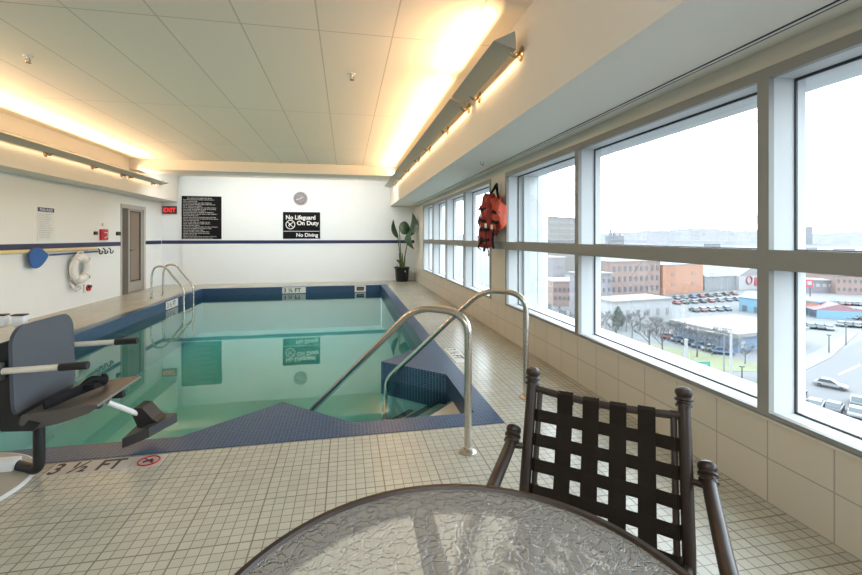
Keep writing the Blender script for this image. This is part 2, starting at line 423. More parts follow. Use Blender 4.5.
# corner stairs between the ledges, running down at 45 degrees from the near right corner
def diag(s, w): # s along (-1,1)/sqrt2 from the corner, w across along (1,1)/sqrt2
    k = math.sqrt(.5); return (IX1-.0+(-s+w)*k, IY0+(s+w)*k)
m = MB(); nz = MB(); sprev = 0.0
for i, (s1, z1) in enumerate(((.49, -.165), (.79, -.29), (1.09, -.43), (1.39, -.58))):
    w0, w1 = -.32, .98
    if i == 0:
        pts = [(IX1+.01, IY0-.01), (IX1+.01, IY0+s1*math.sqrt(2)), (IX1-s1*math.sqrt(2), IY0-.01)]
    else:
        pts = [diag(0, w0), diag(s1, w0), diag(s1, w1), diag(0, w1)]
    m.prism([(x, y, zf) for x, y in pts], (0, 0, z1-zf))
    wa, wb = (-s1, s1) if i == 0 else (w0, w1)
    nz.prism([(*diag(s1-(.02 if i == 0 else .06), wa), z1+.001), (*diag(s1+.006, wa), z1+.001), (*diag(s1+.006, wb), z1+.001), (*diag(s1-(.02 if i == 0 else .06), wb), z1+.001)], (0, 0, -.12))
struct('floor_steps', m, 'step_plaster'); struct('trim_8', nz, 'mosaic')
m = MB(); m.poly([(IX0, IY0, WZ), (IX1, IY0, WZ), (IX1, IY1, WZ), (IX0, IY1, WZ)]); struct('water', m, 'water')

# ------------------------------------------------------------------ windows
def window(name, y0, y1, mull, zb_=.432, zt_=2.186):
    root = bpy.data.objects.new(name, None); COL.objects.link(root); root.location = (XR, y0, zb_); root['kind'] = 'structure'
    f = MB(); fw = .052
    x0, x1 = XR-.012, XR+.02
    bars = [(y0, y0+fw), (y1-fw, y1)]+[(q-.031, q+.031) for q in mull]
    for a, b in bars: f.box(x0, x1, a, b, zb_, zt_)
    edges = sorted([y0+fw]+[q for mm in mull for q in (mm-.031, mm+.031)]+[y1-fw])
    for a, b in zip(edges[::2], edges[1::2]):
        f.box(x0, x1, a, b, zb_, zb_+.028); f.box(x0, x1, a, b, zt_-.055, zt_); f.box(x0, x1, a, b, 1.172, 1.272)
    f.build('frame', 'frame', root, 0)
    r = MB()
    for a, b in bars: r.box(x1, XR+.215, a, b, zb_, zt_)
    for a, b in zip(edges[::2], edges[1::2]):
        r.box(x1, XR+.215, a, b, zb_-.02, zb_+.012); r.box(x1, XR+.215, a, b, zt_-.05, zt_); r.box(x1, XR+.215, a, b, 1.178, 1.266)
    r.build('reveal', 'reveal', root, 0)
    for a, b in zip(edges[::2], edges[1::2]):
        for (c, d) in ((zb_+.012, 1.178), (1.266, zt_-.05)):
            g = MB(); xg = XR+.150
            g.poly([(xg, a, c), (xg, b, c), (xg, b, d), (xg, a, d)]); g.build('pane', 'glass', root, 0)
            k = MB(); t = .008
            for q in ((a, a+t, c, d), (b-t, b, c, d), (a+t, b-t, c, c+t), (a+t, b-t, d-t*1.6, d)): k.box(xg-.006, xg+.006, q[0], q[1], q[2], q[3])
            k.build('gasket', 'gasket', root, 0)
    return root
window('window_1', YB, 5.40, [-1.75, .02, 1.808, 3.60])
window('window_2', 5.985, 11.62, [7.45, 8.87, 10.27])
# outside of the wall: white ledge, head overhang and projecting piers
m = MB(); m.box(XR+.215, XR+.42, YB, YF, .2, .425); struct('wall_exterior', m, 'reveal')
for ya, yb, xb in ((5.30, 6.08, .55), (11.58, 12.4, .75)):
    m = MB(); m.box(XR+.215, XR+.40, ya, yb, -.6, 2.7); m.box(XR+.408, XR+xb, ya, yb, -.6, 2.7); m.box(XR+.39, XR+.42, ya+.008, yb-.008, -.6, 2.69); struct('wall_pier', m, 'cladding')
m = MB(); m.box(XR-.012, XR+.01, 5.40, 5.985, 1.172, 1.272); struct('trim_10', m, 'frame')
m = MB(); m.box(XR+.215, XR+.42, YB, YF, 2.135, 2.7); struct('trim_9', m, 'reveal')

# ------------------------------------------------------------------ door
d = bpy.data.objects.new('door_1', None); COL.objects.link(d); d.location = (XL, (DY0+DY1)/2, 0); d['kind'] = 'structure'
m = MB(); m.box(XL-.12, XL+.02, DY0, DY0+.04, 0, DZ); m.box(XL-.12, XL+.02, DY1-.11, DY1, 0, DZ); m.box(XL-.12, XL+.02, DY0+.04, DY1-.11, DZ-.09, DZ); m.build('frame', 'door_frame', d, 0)
m = MB(); m.box(XL-.05, XL+.0, DY0+.04, DY0+.36, 0, DZ-.09); m.build('side_panel', 'door_brown', d, 0)
m = MB(); y0, y1 = DY0+.37, DY1-.11
m.box(XL-.06, XL-.01, y0, y0+.11, .02, DZ-.09); m.box(XL-.06, XL-.01, y1-.10, y1, .02, DZ-.09); m.box(XL-.06, XL-.01, y0+.11, y1-.10, .02, .25); m.box(XL-.06, XL-.01, y0+.11, y1-.10, DZ-.14, DZ-.09)
lf = m.build('door_leaf', 'door_leaf', d, 0)
m = MB(); m.box(XL-.045, XL-.03, y0+.11, y1-.10, .25, DZ-.14); m.build('door_pane', 'door_glass', lf, 0)
m = MB(); t = .018
for q in ((y0+.11, y0+.11+t, .25, DZ-.14), (y1-.10-t, y1-.10, .25, DZ-.14), (y0+.11, y1-.1, .27, .27+t), (y0+.11, y1-.1, DZ-.14-t, DZ-.14)): m.box(XL-.03, XL-.008, q[0], q[1], q[2], q[3])
m.build('glazing_bead', 'gasket', lf, 0)
m = MB(); m.tube([(XL+.06, y0+.05, 1.02), (XL+.06, y0+.16, 1.02)], .012, 8); m.tube([(XL-.01, y0+.06, 1.02), (XL+.06, y0+.06, 1.02)], .014, 8); m.build('door_handle', 'chrome', lf)

# ------------------------------------------------------------------ writing and fittings on the walls
RX, UZ = Vector((1,0,0)), Vector((0,0,1))
rnd = random.Random(3)
s = thing('rules_sign', 'large black wall sign filled with rows of small white print', 'sign', (-4.0, YF, 1.27))
m = MB(); m.box(-4.52, -3.485, YF-.018, YF, 1.275, 2.49); m.build('panel', 'sign_black', s, 0)
m = MB(); y = 2.445; yy = YF-.0195
for k in range(26):
    f = [.94, .5][0] if k % 3 else rnd.uniform(.55, .9)
    ind = 0 if k else .1
    greek(m, (-4.48+ind, yy, y-.026), RX, UZ, .95-2*ind, .027, rnd, rnd.uniform(.72, .96) if k % 3 != 2 else rnd.uniform(.35, .8))
    y -= .0445
    if k % 3 == 2: y -= .002
m.build('lettering', 'sign_grey', s, 0)
s = thing('lifeguard_sign', 'black sign reading No Lifeguard On Duty, No Diving, below the clock', 'sign', (-1.28, YF, 1.28))
m = MB(); m.box(-1.81, -.755, YF-.018, YF, 1.285, 2.07); m.build('panel', 'sign_black', s, 0)
text('lettering', 'No Lifeguard', .172, (-1.735, YF-.0185, 1.855), RX, UZ, 'sign_white', s, bold=.004, sx=.93)
text('lettering', 'On Duty', .172, (-1.42, YF-.0185, 1.690), RX, UZ, 'sign_white', s, bold=.004)
text('lettering', 'No Diving', .150, (-1.44, YF-.0185, 1.345), RX, UZ, 'sign_white', s, bold=.003)
m = MB(); m.box(-1.80, -.765, YF-.0205, YF-.018, 1.50, 1.512); m.build('rule_line', 'sign_white', s, 0)
m = MB(); cc = Vector((-1.60, YF-.02, 1.70))
m.tube([cc+Vector((math.cos(a)*.125, 0, math.sin(a)*.125)) for a in (2*PI*k/28 for k in range(28))], .011, 6, closed=True)
m.tube([cc+Vector((-.085,0,.085)), cc+Vector((.085,0,-.085))], .010, 6)
m.tube([cc+Vector((-.05,0,-.02)), cc+Vector((.03,0,.04))], .014, 6); m.ball(cc+Vector((.055,0,.055)), .018, 8); m.tube([cc+Vector((-.05,0,-.02)), cc+Vector((-.02,0,-.07))], .010, 6)
m.build('no_diving_symbol', 'sign_white', s)
c = thing('wall_clock', 'round grey wall clock above the lifeguard sign', 'clock', (-1.315, YF, 2.27))
cz = 2.47; cx = -1.315
m = MB(); m.lathe([(.185,0), (.20,.015), (.20,.03), (.178,.034), (.175,.02)], (cx, YF, cz), (0,-1,0), 32); m.build('rim', 'alu', c)
m = MB(); m.lathe([(0,.021), (.176,.021), (.176,.0)], (cx, YF, cz), (0,-1,0), 32); m.build('face', 'clock_face', c)
for k in range(12):
    a = k*PI/6; q = Vector((math.sin(a), 0, math.cos(a)))
    MB().tube([Vector((cx, YF-.025, cz))+q*.135, Vector((cx, YF-.025, cz))+q*.165], .008, 6).build('hour_mark', 'ink', c)
for ang, ln in ((1.0, .09), (-1.9, .135)):
    m = MB(); q = Vector((math.sin(ang), 0, math.cos(ang))); m.tube([Vector((cx, YF-.028, cz))-q*.02, Vector((cx, YF-.028, cz))+q*ln], .007, 6); m.build('hand', 'sign_white', c)
e = thing('exit_sign', 'red lit EXIT sign on the wall beside the door', 'sign', (-4.85, YF+.05, 2.0))
m = MB(); m.box(-5.02, -4.66, YF+.0, YF+.05, 1.985, 2.20, bevel=.006); m.build('housing', 'exit_box', e)
text('lettering', 'EXIT', .165, (-4.84, YF-.001, 2.035), RX, UZ, 'exit_red', e, align='CENTER', bold=.006, sx=.92)
YD, NX = Vector((0,1,0)), Vector((1,0,0))
s = thing('notice_sheet', 'white printed notice with navy heading on the left wall', 'sign', (XL, 8.5, 1.27))
m = MB(); m.box(XL, XL+.008, 8.30, 8.72, 1.27, 1.84); m.build('sheet', 'paper', s, 0)
m = MB(); m.box(XL+.008, XL+.009, 8.305, 8.715, 1.765, 1.835); m.build('heading_band', 'navy', s, 0)
text('lettering', 'POOL RULES', .056, (XL+.0095, 8.51, 1.781), YD, UZ, 'sign_white', s, align='CENTER', bold=.001)
m = MB(); z = 1.735
for k in range(14):
    greek(m, (XL+.0095, 8.33, z-.014), YD, UZ, .36, .013, rnd, rnd.uniform(.6, 1)); z -= .031
m.build('small_print', 'paper_ink', s, 0)
a = thing('fire_alarm_pull', 'red fire alarm pull station on the left wall', 'alarm', (XL, 10.26, 1.26))
m = MB(); m.box(XL, XL+.05, 10.14, 10.40, 1.27, 1.50, bevel=.01); m.build('housing', 'red', a)
m = MB(); m.tube([(XL+.055, 10.23, 1.43), (XL+.055, 10.34, 1.43), (XL+.055, 10.34, 1.34), (XL+.055, 10.24, 1.32)], .010, 6); m.build('pull_handle', 'sign_white', a)
tag(MB().box(XL, XL+.03, 9.93, 10.04, 1.38, 1.45, bevel=.005).build('wall_plate', 'black'), 'small black wall plate on the life ring side of the red alarm', 'wall plate')
tag(MB().box(XL, XL+.03, 10.80, 10.97, 1.37, 1.455, bevel=.005).build('switch_plate', 'black'), 'black switch plate on the left wall right next to the door', 'switch')
tag(MB().box(XL, XL+.04, 10.22, 10.29, 1.56, 1.63, bevel=.01).build('alarm_strobe', 'white'), 'small white strobe just above the red fire alarm', 'alarm')
# leaf net, rescue pole, hook
n = thing('leaf_net', 'blue flat pool leaf net on a long blue pole, hung on the left wall', 'net', (XL+.05, 8.1, 1.0))
m = MB(); ctr = Vector((XL+.09, 8.235, 1.00))
out = [ctr+Vector((.0, x*.86-.03, z)) for x, z in ((-.27,.02),(-.24,.10),(-.12,.145),(.04,.14),(.17,.07),(.235,.03),(.17,-.05),(.03,-.14),(-.10,-.165),(-.20,-.13),(-.25,-.06))]
loop = spline(out+[out[0]], 4)[:-1]
m.prism(loop, (.012, 0, 0)); m.build('net_mesh', 'net', n)
m = MB(); m.tube(loop, .012, 6, closed=True); m.build('net_frame', 'pole_blue', n)
m = MB(); m.tube([(XL+.09, 8.46, 1.03), (XL+.05, 10.0, 1.04)], .016, 8); m.build('pole', 'pole_blue', n)
r = thing('rescue_pole', 'long pale yellow rescue pole lying just under the blue wall stripe', 'pole', (XL+.03, 7, 1.1))
m = MB(); m.tube([(XL+.045, 5.4, 1.105), (XL+.04, 9.95, 1.105)], .032, 8); m.build('shaft', 'yellow', r)
for y in (6.5, 9.6): MB().tube([(XL, y, 1.065), (XL+.085, y, 1.065), (XL+.085, y, 1.095)], .009, 6).build('wall_hook', 'white', r)
k = thing('wall_hook_rack', 'white hook rack with black pegs on the left wall before the door', 'rack', (XL, 10.25, 1.03))
m = MB(); m.box(XL, XL+.02, 9.98, 10.55, 1.015, 1.05); m.build('rail', 'white', k, 0)
for y in (10.06, 10.26, 10.48):
    m = MB(); m.tube(spline([(XL+.01, y, 1.10), (XL+.05, y, 1.06), (XL+.05, y, .99), (XL+.09, y, 1.0), (XL+.10, y, 1.05)], 4), .012, 6); m.build('peg', 'black', k)
# life ring
lr = thing('life_ring', 'white ring buoy wrapped in white rope, hung on the left wall', 'life ring', (XL+.06, 9.38, .45))
cx, cz = 9.31, .735
m = MB(); m.tube([(XL+.10, cx+math.sin(q)*0.215, cz+math.cos(q)*0.215) for q in (2*PI*k/40 for k in range(40))], .074, 12, closed=True, flat=(1, .85)); m.build('ring', 'ring', lr)
m = MB(); rr = []
for k in range(65):
    q = 2*PI*k/64; o = .30+.02*math.cos(4*q)
    rr.append((XL+.10, cx+math.sin(q)*o, cz+math.cos(q)*o))
m.tube(rr[:-1], .013, 6, closed=True)
m.tube(spline([(XL+.05, cx-.24, cz-.22), (XL+.1, cx-.20, cz-.36), (XL+.08, cx-.06, cz-.42), (XL+.1, cx+.02, cz-.36), (XL+.07, cx-.1, cz-.33), (XL+.1, cx-.22, cz-.30)], 5), .016, 6)
m.build('rope', 'rope', lr)
for q in (PI/4, 3*PI/4, 5*PI/4, 7*PI/4):
    m = MB(); c0 = Vector((XL+.10, cx+math.sin(q)*0.215, cz+math.cos(q)*0.215)); rad = Vector((0, math.sin(q), math.cos(q)))
    m.tube([c0+(rad*math.cos(t)*.070+Vector((1,0,0))*math.sin(t)*.080) for t in (2*PI*j/16 for j in range(16))], .012, 6, closed=True); m.build('band', 'rope', lr)
b = thing('alarm_button', 'small red button with black cap on a white plate low on the left wall', 'button', (XL, 9.68, .28))
m = MB(); m.box(XL, XL+.03, 9.58, 9.79, .24, .42, bevel=.01); m.build('plate', 'white', b)
m = MB(); m.lathe([(0,.0), (.065,.0), (.065,.03), (0,.035)], (XL+.03, 9.68, .33), (1,0,0), 16); m.build('red_disc', 'red', b)
m = MB(); m.box(XL+.06, XL+.08, 9.63, 9.73, .33, .38); m.build('cap', 'black', b, 0)

# ------------------------------------------------------------------ depth markers
def nodive(parent, c, right, up, r, col='red'):
    m = MB(); R, Uv = Vector(right), Vector(up); c = Vector(c)
    m.tube([c+(R*math.cos(q)+Uv*math.sin(q))*r for q in (2*PI*k/24 for k in range(24))], r*.09, 6, closed=True)
    m.tube([c+(R*-.7+Uv*.7)*r, c+(R*.7-Uv*.7)*r], r*.08, 6); m.build('prohibition_ring', col, parent)
    m = MB(); m.tube([c+(R*-.5-Uv*.25)*r, c+(R*.3+Uv*.3)*r], r*.09, 6); m.tube([c+(R*.1+Uv*.1)*r, c+(R*.5-Uv*.2)*r], r*.07, 6); m.build('diver', 'ink', parent)
s = thing('depth_marker', 'deck tile strip with 3½ FT and a red no-diving symbol, beside the pool lift', 'depth marker', (-1.4, 2.82, 0))
YL = 2.765
m = MB(); m.box(-1.665, -1.24, YL, YL+.14, 0, .004); m.build('tile_strip', 'marker', s, 0)
text('lettering', '3 ½ FT', .165, (-1.655, YL+.014, .0042), (1,0,0), (0,1,0), 'ink', s, bold=.004, sx=.76)
m = MB(); m.box(-1.235, -1.07, YL, YL+.14, 0, .004); m.build('symbol_tile', 'marker', s, 0)
nodive(s, (-1.15, YL+.07, .005), (1,0,0), (0,1,0), .056)
s = thing('depth_marker', 'white 3½ FT marker on the far end of the pool', 'depth marker', (-1.35, IY1, -.15))
m = MB(); m.box(-1.66, -1.06, IY1-.012, IY1, -.165, -.005); m.build('tile_strip', 'white', s, 0)
text('lettering', '3 ½ FT', .15, (-1.63, IY1-.0125, -.135), RX, UZ, 'ink', s, bold=.003, sx=1.0)
s = thing('depth_marker', 'white 3½ FT marker on the left pool wall under the ladder', 'depth marker', (IX0, 10.6, -.15))
m = MB(); m.box(IX0, IX0+.012, 9.72, 10.34, -.165, -.005); m.build('tile_strip', 'white', s, 0)
text('lettering', '3 ½ FT', .15, (IX0+.0125, 9.75, -.135), YD, UZ, 'ink', s, bold=.003, sx=1.0)
s = thing('depth_marker', 'white tile with black 3½ FT lettering on the deck beside the right coping', 'depth marker', (1.25, 4.75, 0))
m = MB(); m.box(1.15, 1.30, 4.42, 5.0, 0, .004); m.build('tile_strip', 'white', s, 0)
text('lettering', '3 ½ FT', .15, (1.17, 4.97, .0042), (0,-1,0), (1,0,0), 'ink', s, bold=.002, sx=.95)
s = thing('skimmer_opening', 'square white framed skimmer opening in the far pool wall', 'pool skimmer', (.38, IY1, -.15))
m = MB()
for q in ((.235,.285,-.17,-.0), (.485,.535,-.17,-.0), (.285,.485,-.17,-.135), (.285,.485,-.035,0.0)): m.box(q[0], q[1], IY1-.02, IY1, q[2], q[3])
m.build('frame', 'white', s, 0)
m = MB(); m.box(.285, .485, IY1-.01, IY1-.002, -.135, -.035); m.build('opening', 'black', s, 0)
m = MB(); m.box(.31, .46, IY1-.016, IY1-.010, -.11, -.075); m.build('weir_flap', 'door_glass', s, 0)

# ------------------------------------------------------------------ pool rails and ladder
def flange(parent, p, r=.05): MB().lathe([(0,.0),(r,.0),(r,.006),(r*.75,.018),(r*.5,.022),(r*.5,.03),(0,.03)], p, (0,0,1), 20).build('flange', 'steel', parent)
def grab(name, label, base):
    b = Vector(base); t = thing(name, label, 'pool rail', base, 'grab rails at the corner steps'); dv = Vector((-.7071,.7071,0)); R = .0235
    pts = [b+Vector((0,0,.0)), b+Vector((0,0,.80)), b+dv*.10+Vector((0,0,.865)), b+dv*.40+Vector((0,0,.865)), b+dv*1.50+Vector((0,0,-.12)), b+dv*1.55+Vector((0,0,-.75))]
    path = fillet(pts[:-1], .16, 7)[:-1]+fillet(pts[-3:], .10, 6)[1:]
    MB().tube(path, R, 14).build('tube', 'steel', t)
    flange(t, base, .055)
    return t
grab('grab_rail', 'stainless grab rail at the corner steps, standing right in front of the table', (.744, 2.577, 0))
grab('grab_rail', 'stainless grab rail at the corner steps with its foot beside the patio chair and window', (1.47, 3.36, 0))
ld = thing('pool_ladder', 'stainless pool ladder with two hooped rails over the far left pool edge', 'ladder', (-4.0, 10.55, 0))
for y in (10.28, 10.88):
    m = MB(); m.tube(fillet([(-4.12, y, 0), (-4.12, y, .52), (-4.06, y, .70), (-3.86, y, .70), (-3.48, y, .20), (-3.48, y, -.85)], .12, 6), .021, 12)
    m.build('rail', 'steel', ld); flange(ld, (-4.12, y, 0), .045)
for z in (-.35, -.62): MB().box(-3.53, -3.43, 10.30, 10.86, z-.012, z+.012, bevel=.004).build('step', 'steel', ld)

# ------------------------------------------------------------------ light troughs
def trough(name, label, side, y0, y1, brk, group=None, caps=True):
    xw = XS if side > 0 else -4.63; s = side; z0 = 0 if side > 0 else -.11
    t = thing(name, label, 'wall light', (xw, y0, 2.75), group)
    prof = [(xw-s*.255, 2.80+z0), (xw-s*.075, 2.752+z0), (xw-s*.085, 2.89+z0), (xw-s*.095, 2.885+z0), (xw-s*.09, 2.77+z0), (xw-s*0.215, 2.812+z0)]
    MB().prism([(x, y0, z) for x, z in prof], (0, y1-y0, 0)).build('reflector', 'alu', t, 0)
    for y in (y0, y1): MB().prism([(x, y-.004, z) for x, z in (prof[0], prof[1], prof[2])], (0, .008, 0)).build('end_cap', 'alu', t, 0)
    MB().tube([(xw-s*.14, y0+.05, 2.815+z0), (xw-s*.14, y1-.05, 2.815+z0)], .013, 8).build('lamp_tube', 'strip', t)
    for y in brk:
        b = MB(); b.tube(spline([(xw-s*.105, y, 2.775+z0), (xw-s*.06, y, 2.735+z0), (xw-s*.03, y, 2.755+z0), (xw-s*.006, y, 2.76+z0)], 4), .015, 8)
        bo = b.build('bracket', 'brass', t)
        MB().lathe([(0,.018),(.03,.016),(.055,.006),(.058,.0),(0,0)], (xw, y, 2.76+z0), (-s,0,0), 20).build('wall_disc', 'brass', bo)
    L = bpy.data.lights.new('cove_lamp', 'AREA'); L.shape = 'RECTANGLE'; L.size = .05; L.size_y = y1-y0-.1; L.color = (1, .60, .29) if s > 0 else (1, .64, .35); L.spread = math.radians(140)
    L.energy = (12.5 if s > 0 else 12.5)*(y1-y0)
    o = bpy.data.objects.new('cove_lamp', L); COL.objects.link(o); o.location = (xw-s*.17, (y0+y1)/2, 2.875+z0); o.rotation_euler = (0, PI-s*1.10, 0)
    L2 = L.copy(); L2.energy = (1.1 if s > 0 else .4)*(y1-y0); L2.size = .03; L2.name = 'cove_gap_lamp'
    o = bpy.data.objects.new('cove_gap_lamp', L2); COL.objects.link(o); o.location = (xw-s*.05, (y0+y1)/2, 2.745+z0); o.rotation_euler = (0, -s*.96, 0)
    return t
trough('light_trough', 'short grey uplight trough high on the right soffit, the one nearest the camera', 1, 3.06, 4.36, [3.14, 4.20], 'uplights on the right soffit')
trough('light_trough', 'long grey uplight trough running along the right soffit to the far wall', 1, 4.44, 12.4, [4.58, 5.59, 6.83, 7.88, 9.16, 10.4, 11.6], 'uplights on the right soffit')
trough('light_trough', 'grey uplight trough along the left soffit, the section ending at the far wall', -1, 10.30, 11.9, [10.45, 11.57], 'uplights on the left soffit')
trough('light_trough', 'long grey uplight trough on the left soffit, leaving the picture at its edge', -1, 3.6, 10.24, [5.3, 6.6, 7.8, 9.07, 10.12], 'uplights on the left soffit')
s = thing('linear_air_slot', 'long black double slot air diffuser in the underside of the right soffit', 'vent', (1.96, 5, ZS))
for x in (1.930, 1.960): MB().box(x, x+.009, -1.5, 12.6, ZS-.004, ZS+.001).build('slot', 'black', s, 0)
MB().box(1.941, 1.958, -1.5, 12.6, ZS-.004, ZS+.001).build('divider', 'white', s, 0)
def sprinkler(label, p):
    s = thing('sprinkler_head', label, 'sprinkler', p, 'ceiling sprinklers'); x, y, z = p
    MB().lathe([(0,0),(.04,0),(.036,-.008),(.012,-.012),(.010,-.035),(0,-.036)], p, (0,0,1), 14).build('escutcheon', 'white', s)
    m = MB(); m.tube([(x-.012, y, z-.02), (x-.02, y, z-.045), (x, y, z-.062)], .004, 6); m.tube([(x+.012, y, z-.02), (x+.02, y, z-.045), (x, y, z-.062)], .004, 6)
    m.lathe([(0,-.062),(.026,-.062),(.024,-.066),(0,-.066)], p, (0,0,1), 12); m.build('deflector', 'brass', s)
sprinkler('ceiling sprinkler head nearest the left light trough', at_z(28, 56, 3.05))
sprinkler('ceiling sprinkler head towards the right side of the main ceiling', at_z(352, 74, 3.05))
sprinkler('sprinkler head under the right soffit beside the windows', at_z(482, 160, ZS))

# ------------------------------------------------------------------ potted plant
pl = thing('potted_plant', 'tall large-leaved plant in a black pot in the far right corner', 'plant', (1.655, 12.88, 0))
c = (1.655, 12.88, 0)
MB().lathe([(0,0),(.17,0),(.185,.02),(0.215,.40),(.252,.43),(.235,.43),(.22,.38),(0,.38)], c, (0,0,1), 28).build('pot', 'pot', pl)
MB().lathe([(0,.395),(.225,.39)], c, (0,0,1), 20).build('soil', 'soil', pl)
MB().box(1.70, 1.735, 12.615, 12.635, .30, .335).build('tag', 'white', pl, 0)
def leaf(base, tip, width, side, bend=.1):
    b, t = Vector(base), Vector(tip); ax = t-b; s = Vector(side).normalized(); nrm = ax.cross(s).normalized(); m = MB(); rows = []
    for i in range(9):
        k = i/8; w = width*math.sin(PI*min(1, k*.93+.06))**.75*(1.12-.5*k); ctr = b+ax*k+nrm*bend*math.sin(PI*k)
        rows.append([m.bm.verts.new(ctr-s*w+nrm*w*.22), m.bm.verts.new(ctr-s*w*.5+nrm*w*.05), m.bm.verts.new(ctr-nrm*w*.10), m.bm.verts.new(ctr+s*w*.5+nrm*w*.05), m.bm.verts.new(ctr+s*w+nrm*w*.22)])
    for p, q in zip(rows, rows[1:]):
        for j in range(4): m.bm.faces.new((p[j], p[j+1], q[j+1], q[j]))
    return m
for (b0, t0, w, sd) in (((1.52,12.8,1.32), (1.38,12.75,1.86), .10, (.6,.3,.35)),
                        ((1.55,12.72,1.66), (1.90,12.70,1.48), .215, (.25,.1,1)),
                        ((1.80,12.45,1.36), (1.90,12.40,2.04), .215, (.45,-.85,-.1)),
                        ((1.82,12.35,1.50), (1.92,12.20,.98), .19, (.4,-.85,.2)),
                        ((1.54,12.74,.62), (1.36,12.66,.45), .045, (.3,.5,.6)),
                        ((1.50,12.78,.62), (1.62,12.6,.60), .04, (0,.5,.8))):
    lo = leaf(b0, t0, w, sd).build('leaf', 'leaf', pl, 60)
    md = Vector(b0)*.45+Vector((c[0], c[1], .5))*.55; md.x += (b0[0]-c[0])*.1
    MB().tube(spline([(c[0]+(b0[0]-c[0])*.15, c[1]-.02, .39), md, b0], 6), [.014]*13, 6).build('stalk', 'stem', lo)
for dx in (-.05, .0, .05):
    MB().tube(spline([(c[0]+dx, c[1]-.05, .39), (c[0]+dx*1.3, c[1]-.06, .62), (c[0]+dx*1.9, c[1]-.06, .86)], 4), [.035,.034,.033,.03,.028,.024,.02,.014,.008], 7).build('leaf_sheath', 'stem', pl)

# ------------------------------------------------------------------ life vests on the pier
hk = thing('vest_hook', 'white wall hook high on the pier holding the life vests', 'hook', (XR, 5.62, 1.98))
MB().box(XR-.008, XR, 5.58, 5.64, 1.98, 2.08, bevel=.003).build('plate', 'white', hk)
MB().tube(spline([(XR-.005, 5.61, 2.05), (XR-.05, 5.61, 2.04), (XR-.07, 5.61, 2.06), (XR-.075, 5.61, 2.09)], 4), .008, 6).build('prong', 'white', hk)
def pillow(m, c, half, rot):
    mx = Matrix.Translation(c) @ rot.to_matrix().to_4x4() if hasattr(rot, 'to_matrix') else Matrix.Translation(c) @ rot
    bm2 = m.bm; n0 = len(bm2.verts)
    r = bmesh.ops.create_cube(bm2, size=2); vs = r['verts']
    fs = list({f for v in vs for f in v.link_faces}); es = list({e for f in fs for e in f.edges})
    r2 = bmesh.ops.subdivide_edges(bm2, edges=es, cuts=4, use_grid_fill=True)
    bm2.verts.ensure_lookup_table()
    for v in list(bm2.verts)[n0:]:
        p = v.co; L = (abs(p.x)**4+abs(p.y)**4+abs(p.z)**4)**.25
        q = Vector((p.x/L, p.y/L, p.z/L)) if L else p
        q.x *= 1-.25*(q.y*q.y)*(q.z*q.z)
        v.co = mx @ Vector((q.x*half[0], q.y*half[1], q.z*half[2]))
from mathutils import Euler, noise
def lumpy(m, c, half, rot, seed, amp=.10):
    n0 = len(m.bm.verts); pillow(m, Vector(c), half, rot); m.bm.verts.ensure_lookup_table()
    for v in list(m.bm.verts)[n0:]:
        d = noise.noise_vector(v.co*9+Vector((seed, 0, 0))); v.co += d*amp*min(half)
def vest(label, y, x, mat, z0, pads, straps, patches, loops):
    t = thing('life_vest', label, 'life vest', (x, y, z0-.8), 'life vests on the hook')
    for k, (nm, dx, dy, zc_, hx, hy, hz_r, tl_) in enumerate(pads):
        m = MB(); lumpy(m, (x+dx, y+dy*.85, zc_), (hx*.92, hy*.84, hz_r), Euler((tl_, 0, 0)), k*3.1+y, .9); m.build(nm, mat, t, 70)
    for (dy, zc_, w, dx) in straps:
        m = MB(); m.tube(spline([(x+dx+.03, y+dy-w, zc_), (x+dx, y+dy-w*.6, zc_-.01), (x+dx-.012, y+dy, zc_+.015), (x+dx, y+dy+w*.6, zc_), (x+dx+.03, y+dy+w, zc_+.01)], 4), .020, 6, flat=(1, .4)); m.build('strap', 'soft_black', t)
    for (dx, dy, zc_) in patches:
        m = MB(); m.box(x+dx-.006, x+dx+.006, y+dy-.035, y+dy+.035, zc_-.03, zc_+.03, bevel=.004); m.build('reflective_patch', 'sign_white', t)
    m = MB(); m.tube(spline([(x-.01, y-.02, z0-.06), (x*.5+(XR-.07)*.5, y*.5+5.61*.5, z0+.01), (XR-.066, 5.61, 2.055), (XR-.045, 5.62, 2.05), (x*.5+XR*.5-.03, y*.6+5.61*.4, z0), (x+.01, y+.04, z0-.06)], 4), .011, 6); m.build('hanging_loop', 'soft_black', t)
    for p in loops:
        m = MB(); m.tube(spline([Vector((x+a, y+b, c_)) for a, b, c_ in p], 5), .017, 6, flat=(1, .4)); m.build('loose_strap', 'soft_black', t)
vest('dark red life vest with black straps hanging lowest on the pier hook', 5.70, 1.935, 'dred', 1.95,
     [('collar', .01, -.02, 1.80, .075, .12, .14, .1), ('front_panel', -.01, .10, 1.62, .075, .15, .20, .12), ('front_panel', .0, -.14, 1.58, .07, .12, .18, -.1), ('lower_panel', -.035, .20, 1.36, .04, .10, .17, .25), ('lower_panel', -.005, -.05, 1.37, .06, .13, .18, -.06)],
     [(.08, 1.72, .16, -.085), (.06, 1.56, .20, -.092), (.0, 1.44, .18, -.080), (.04, 1.30, .2, -.07)], [(-.095, .04, 1.64), (-.07, .10, 1.485), (-.075, -.12, 1.49)],
     [[(-.06, -.1, 1.42), (-.09, -.18, 1.28), (-.06, -.2, 1.13), (-.05, -.16, 1.09)], [(-.05, .1, 1.30), (-.09, .16, 1.2), (-.05, .2, 1.16)], [(-.05, -.02, 1.3), (-.07, -.05, 1.18), (-.06, .0, 1.14)]])
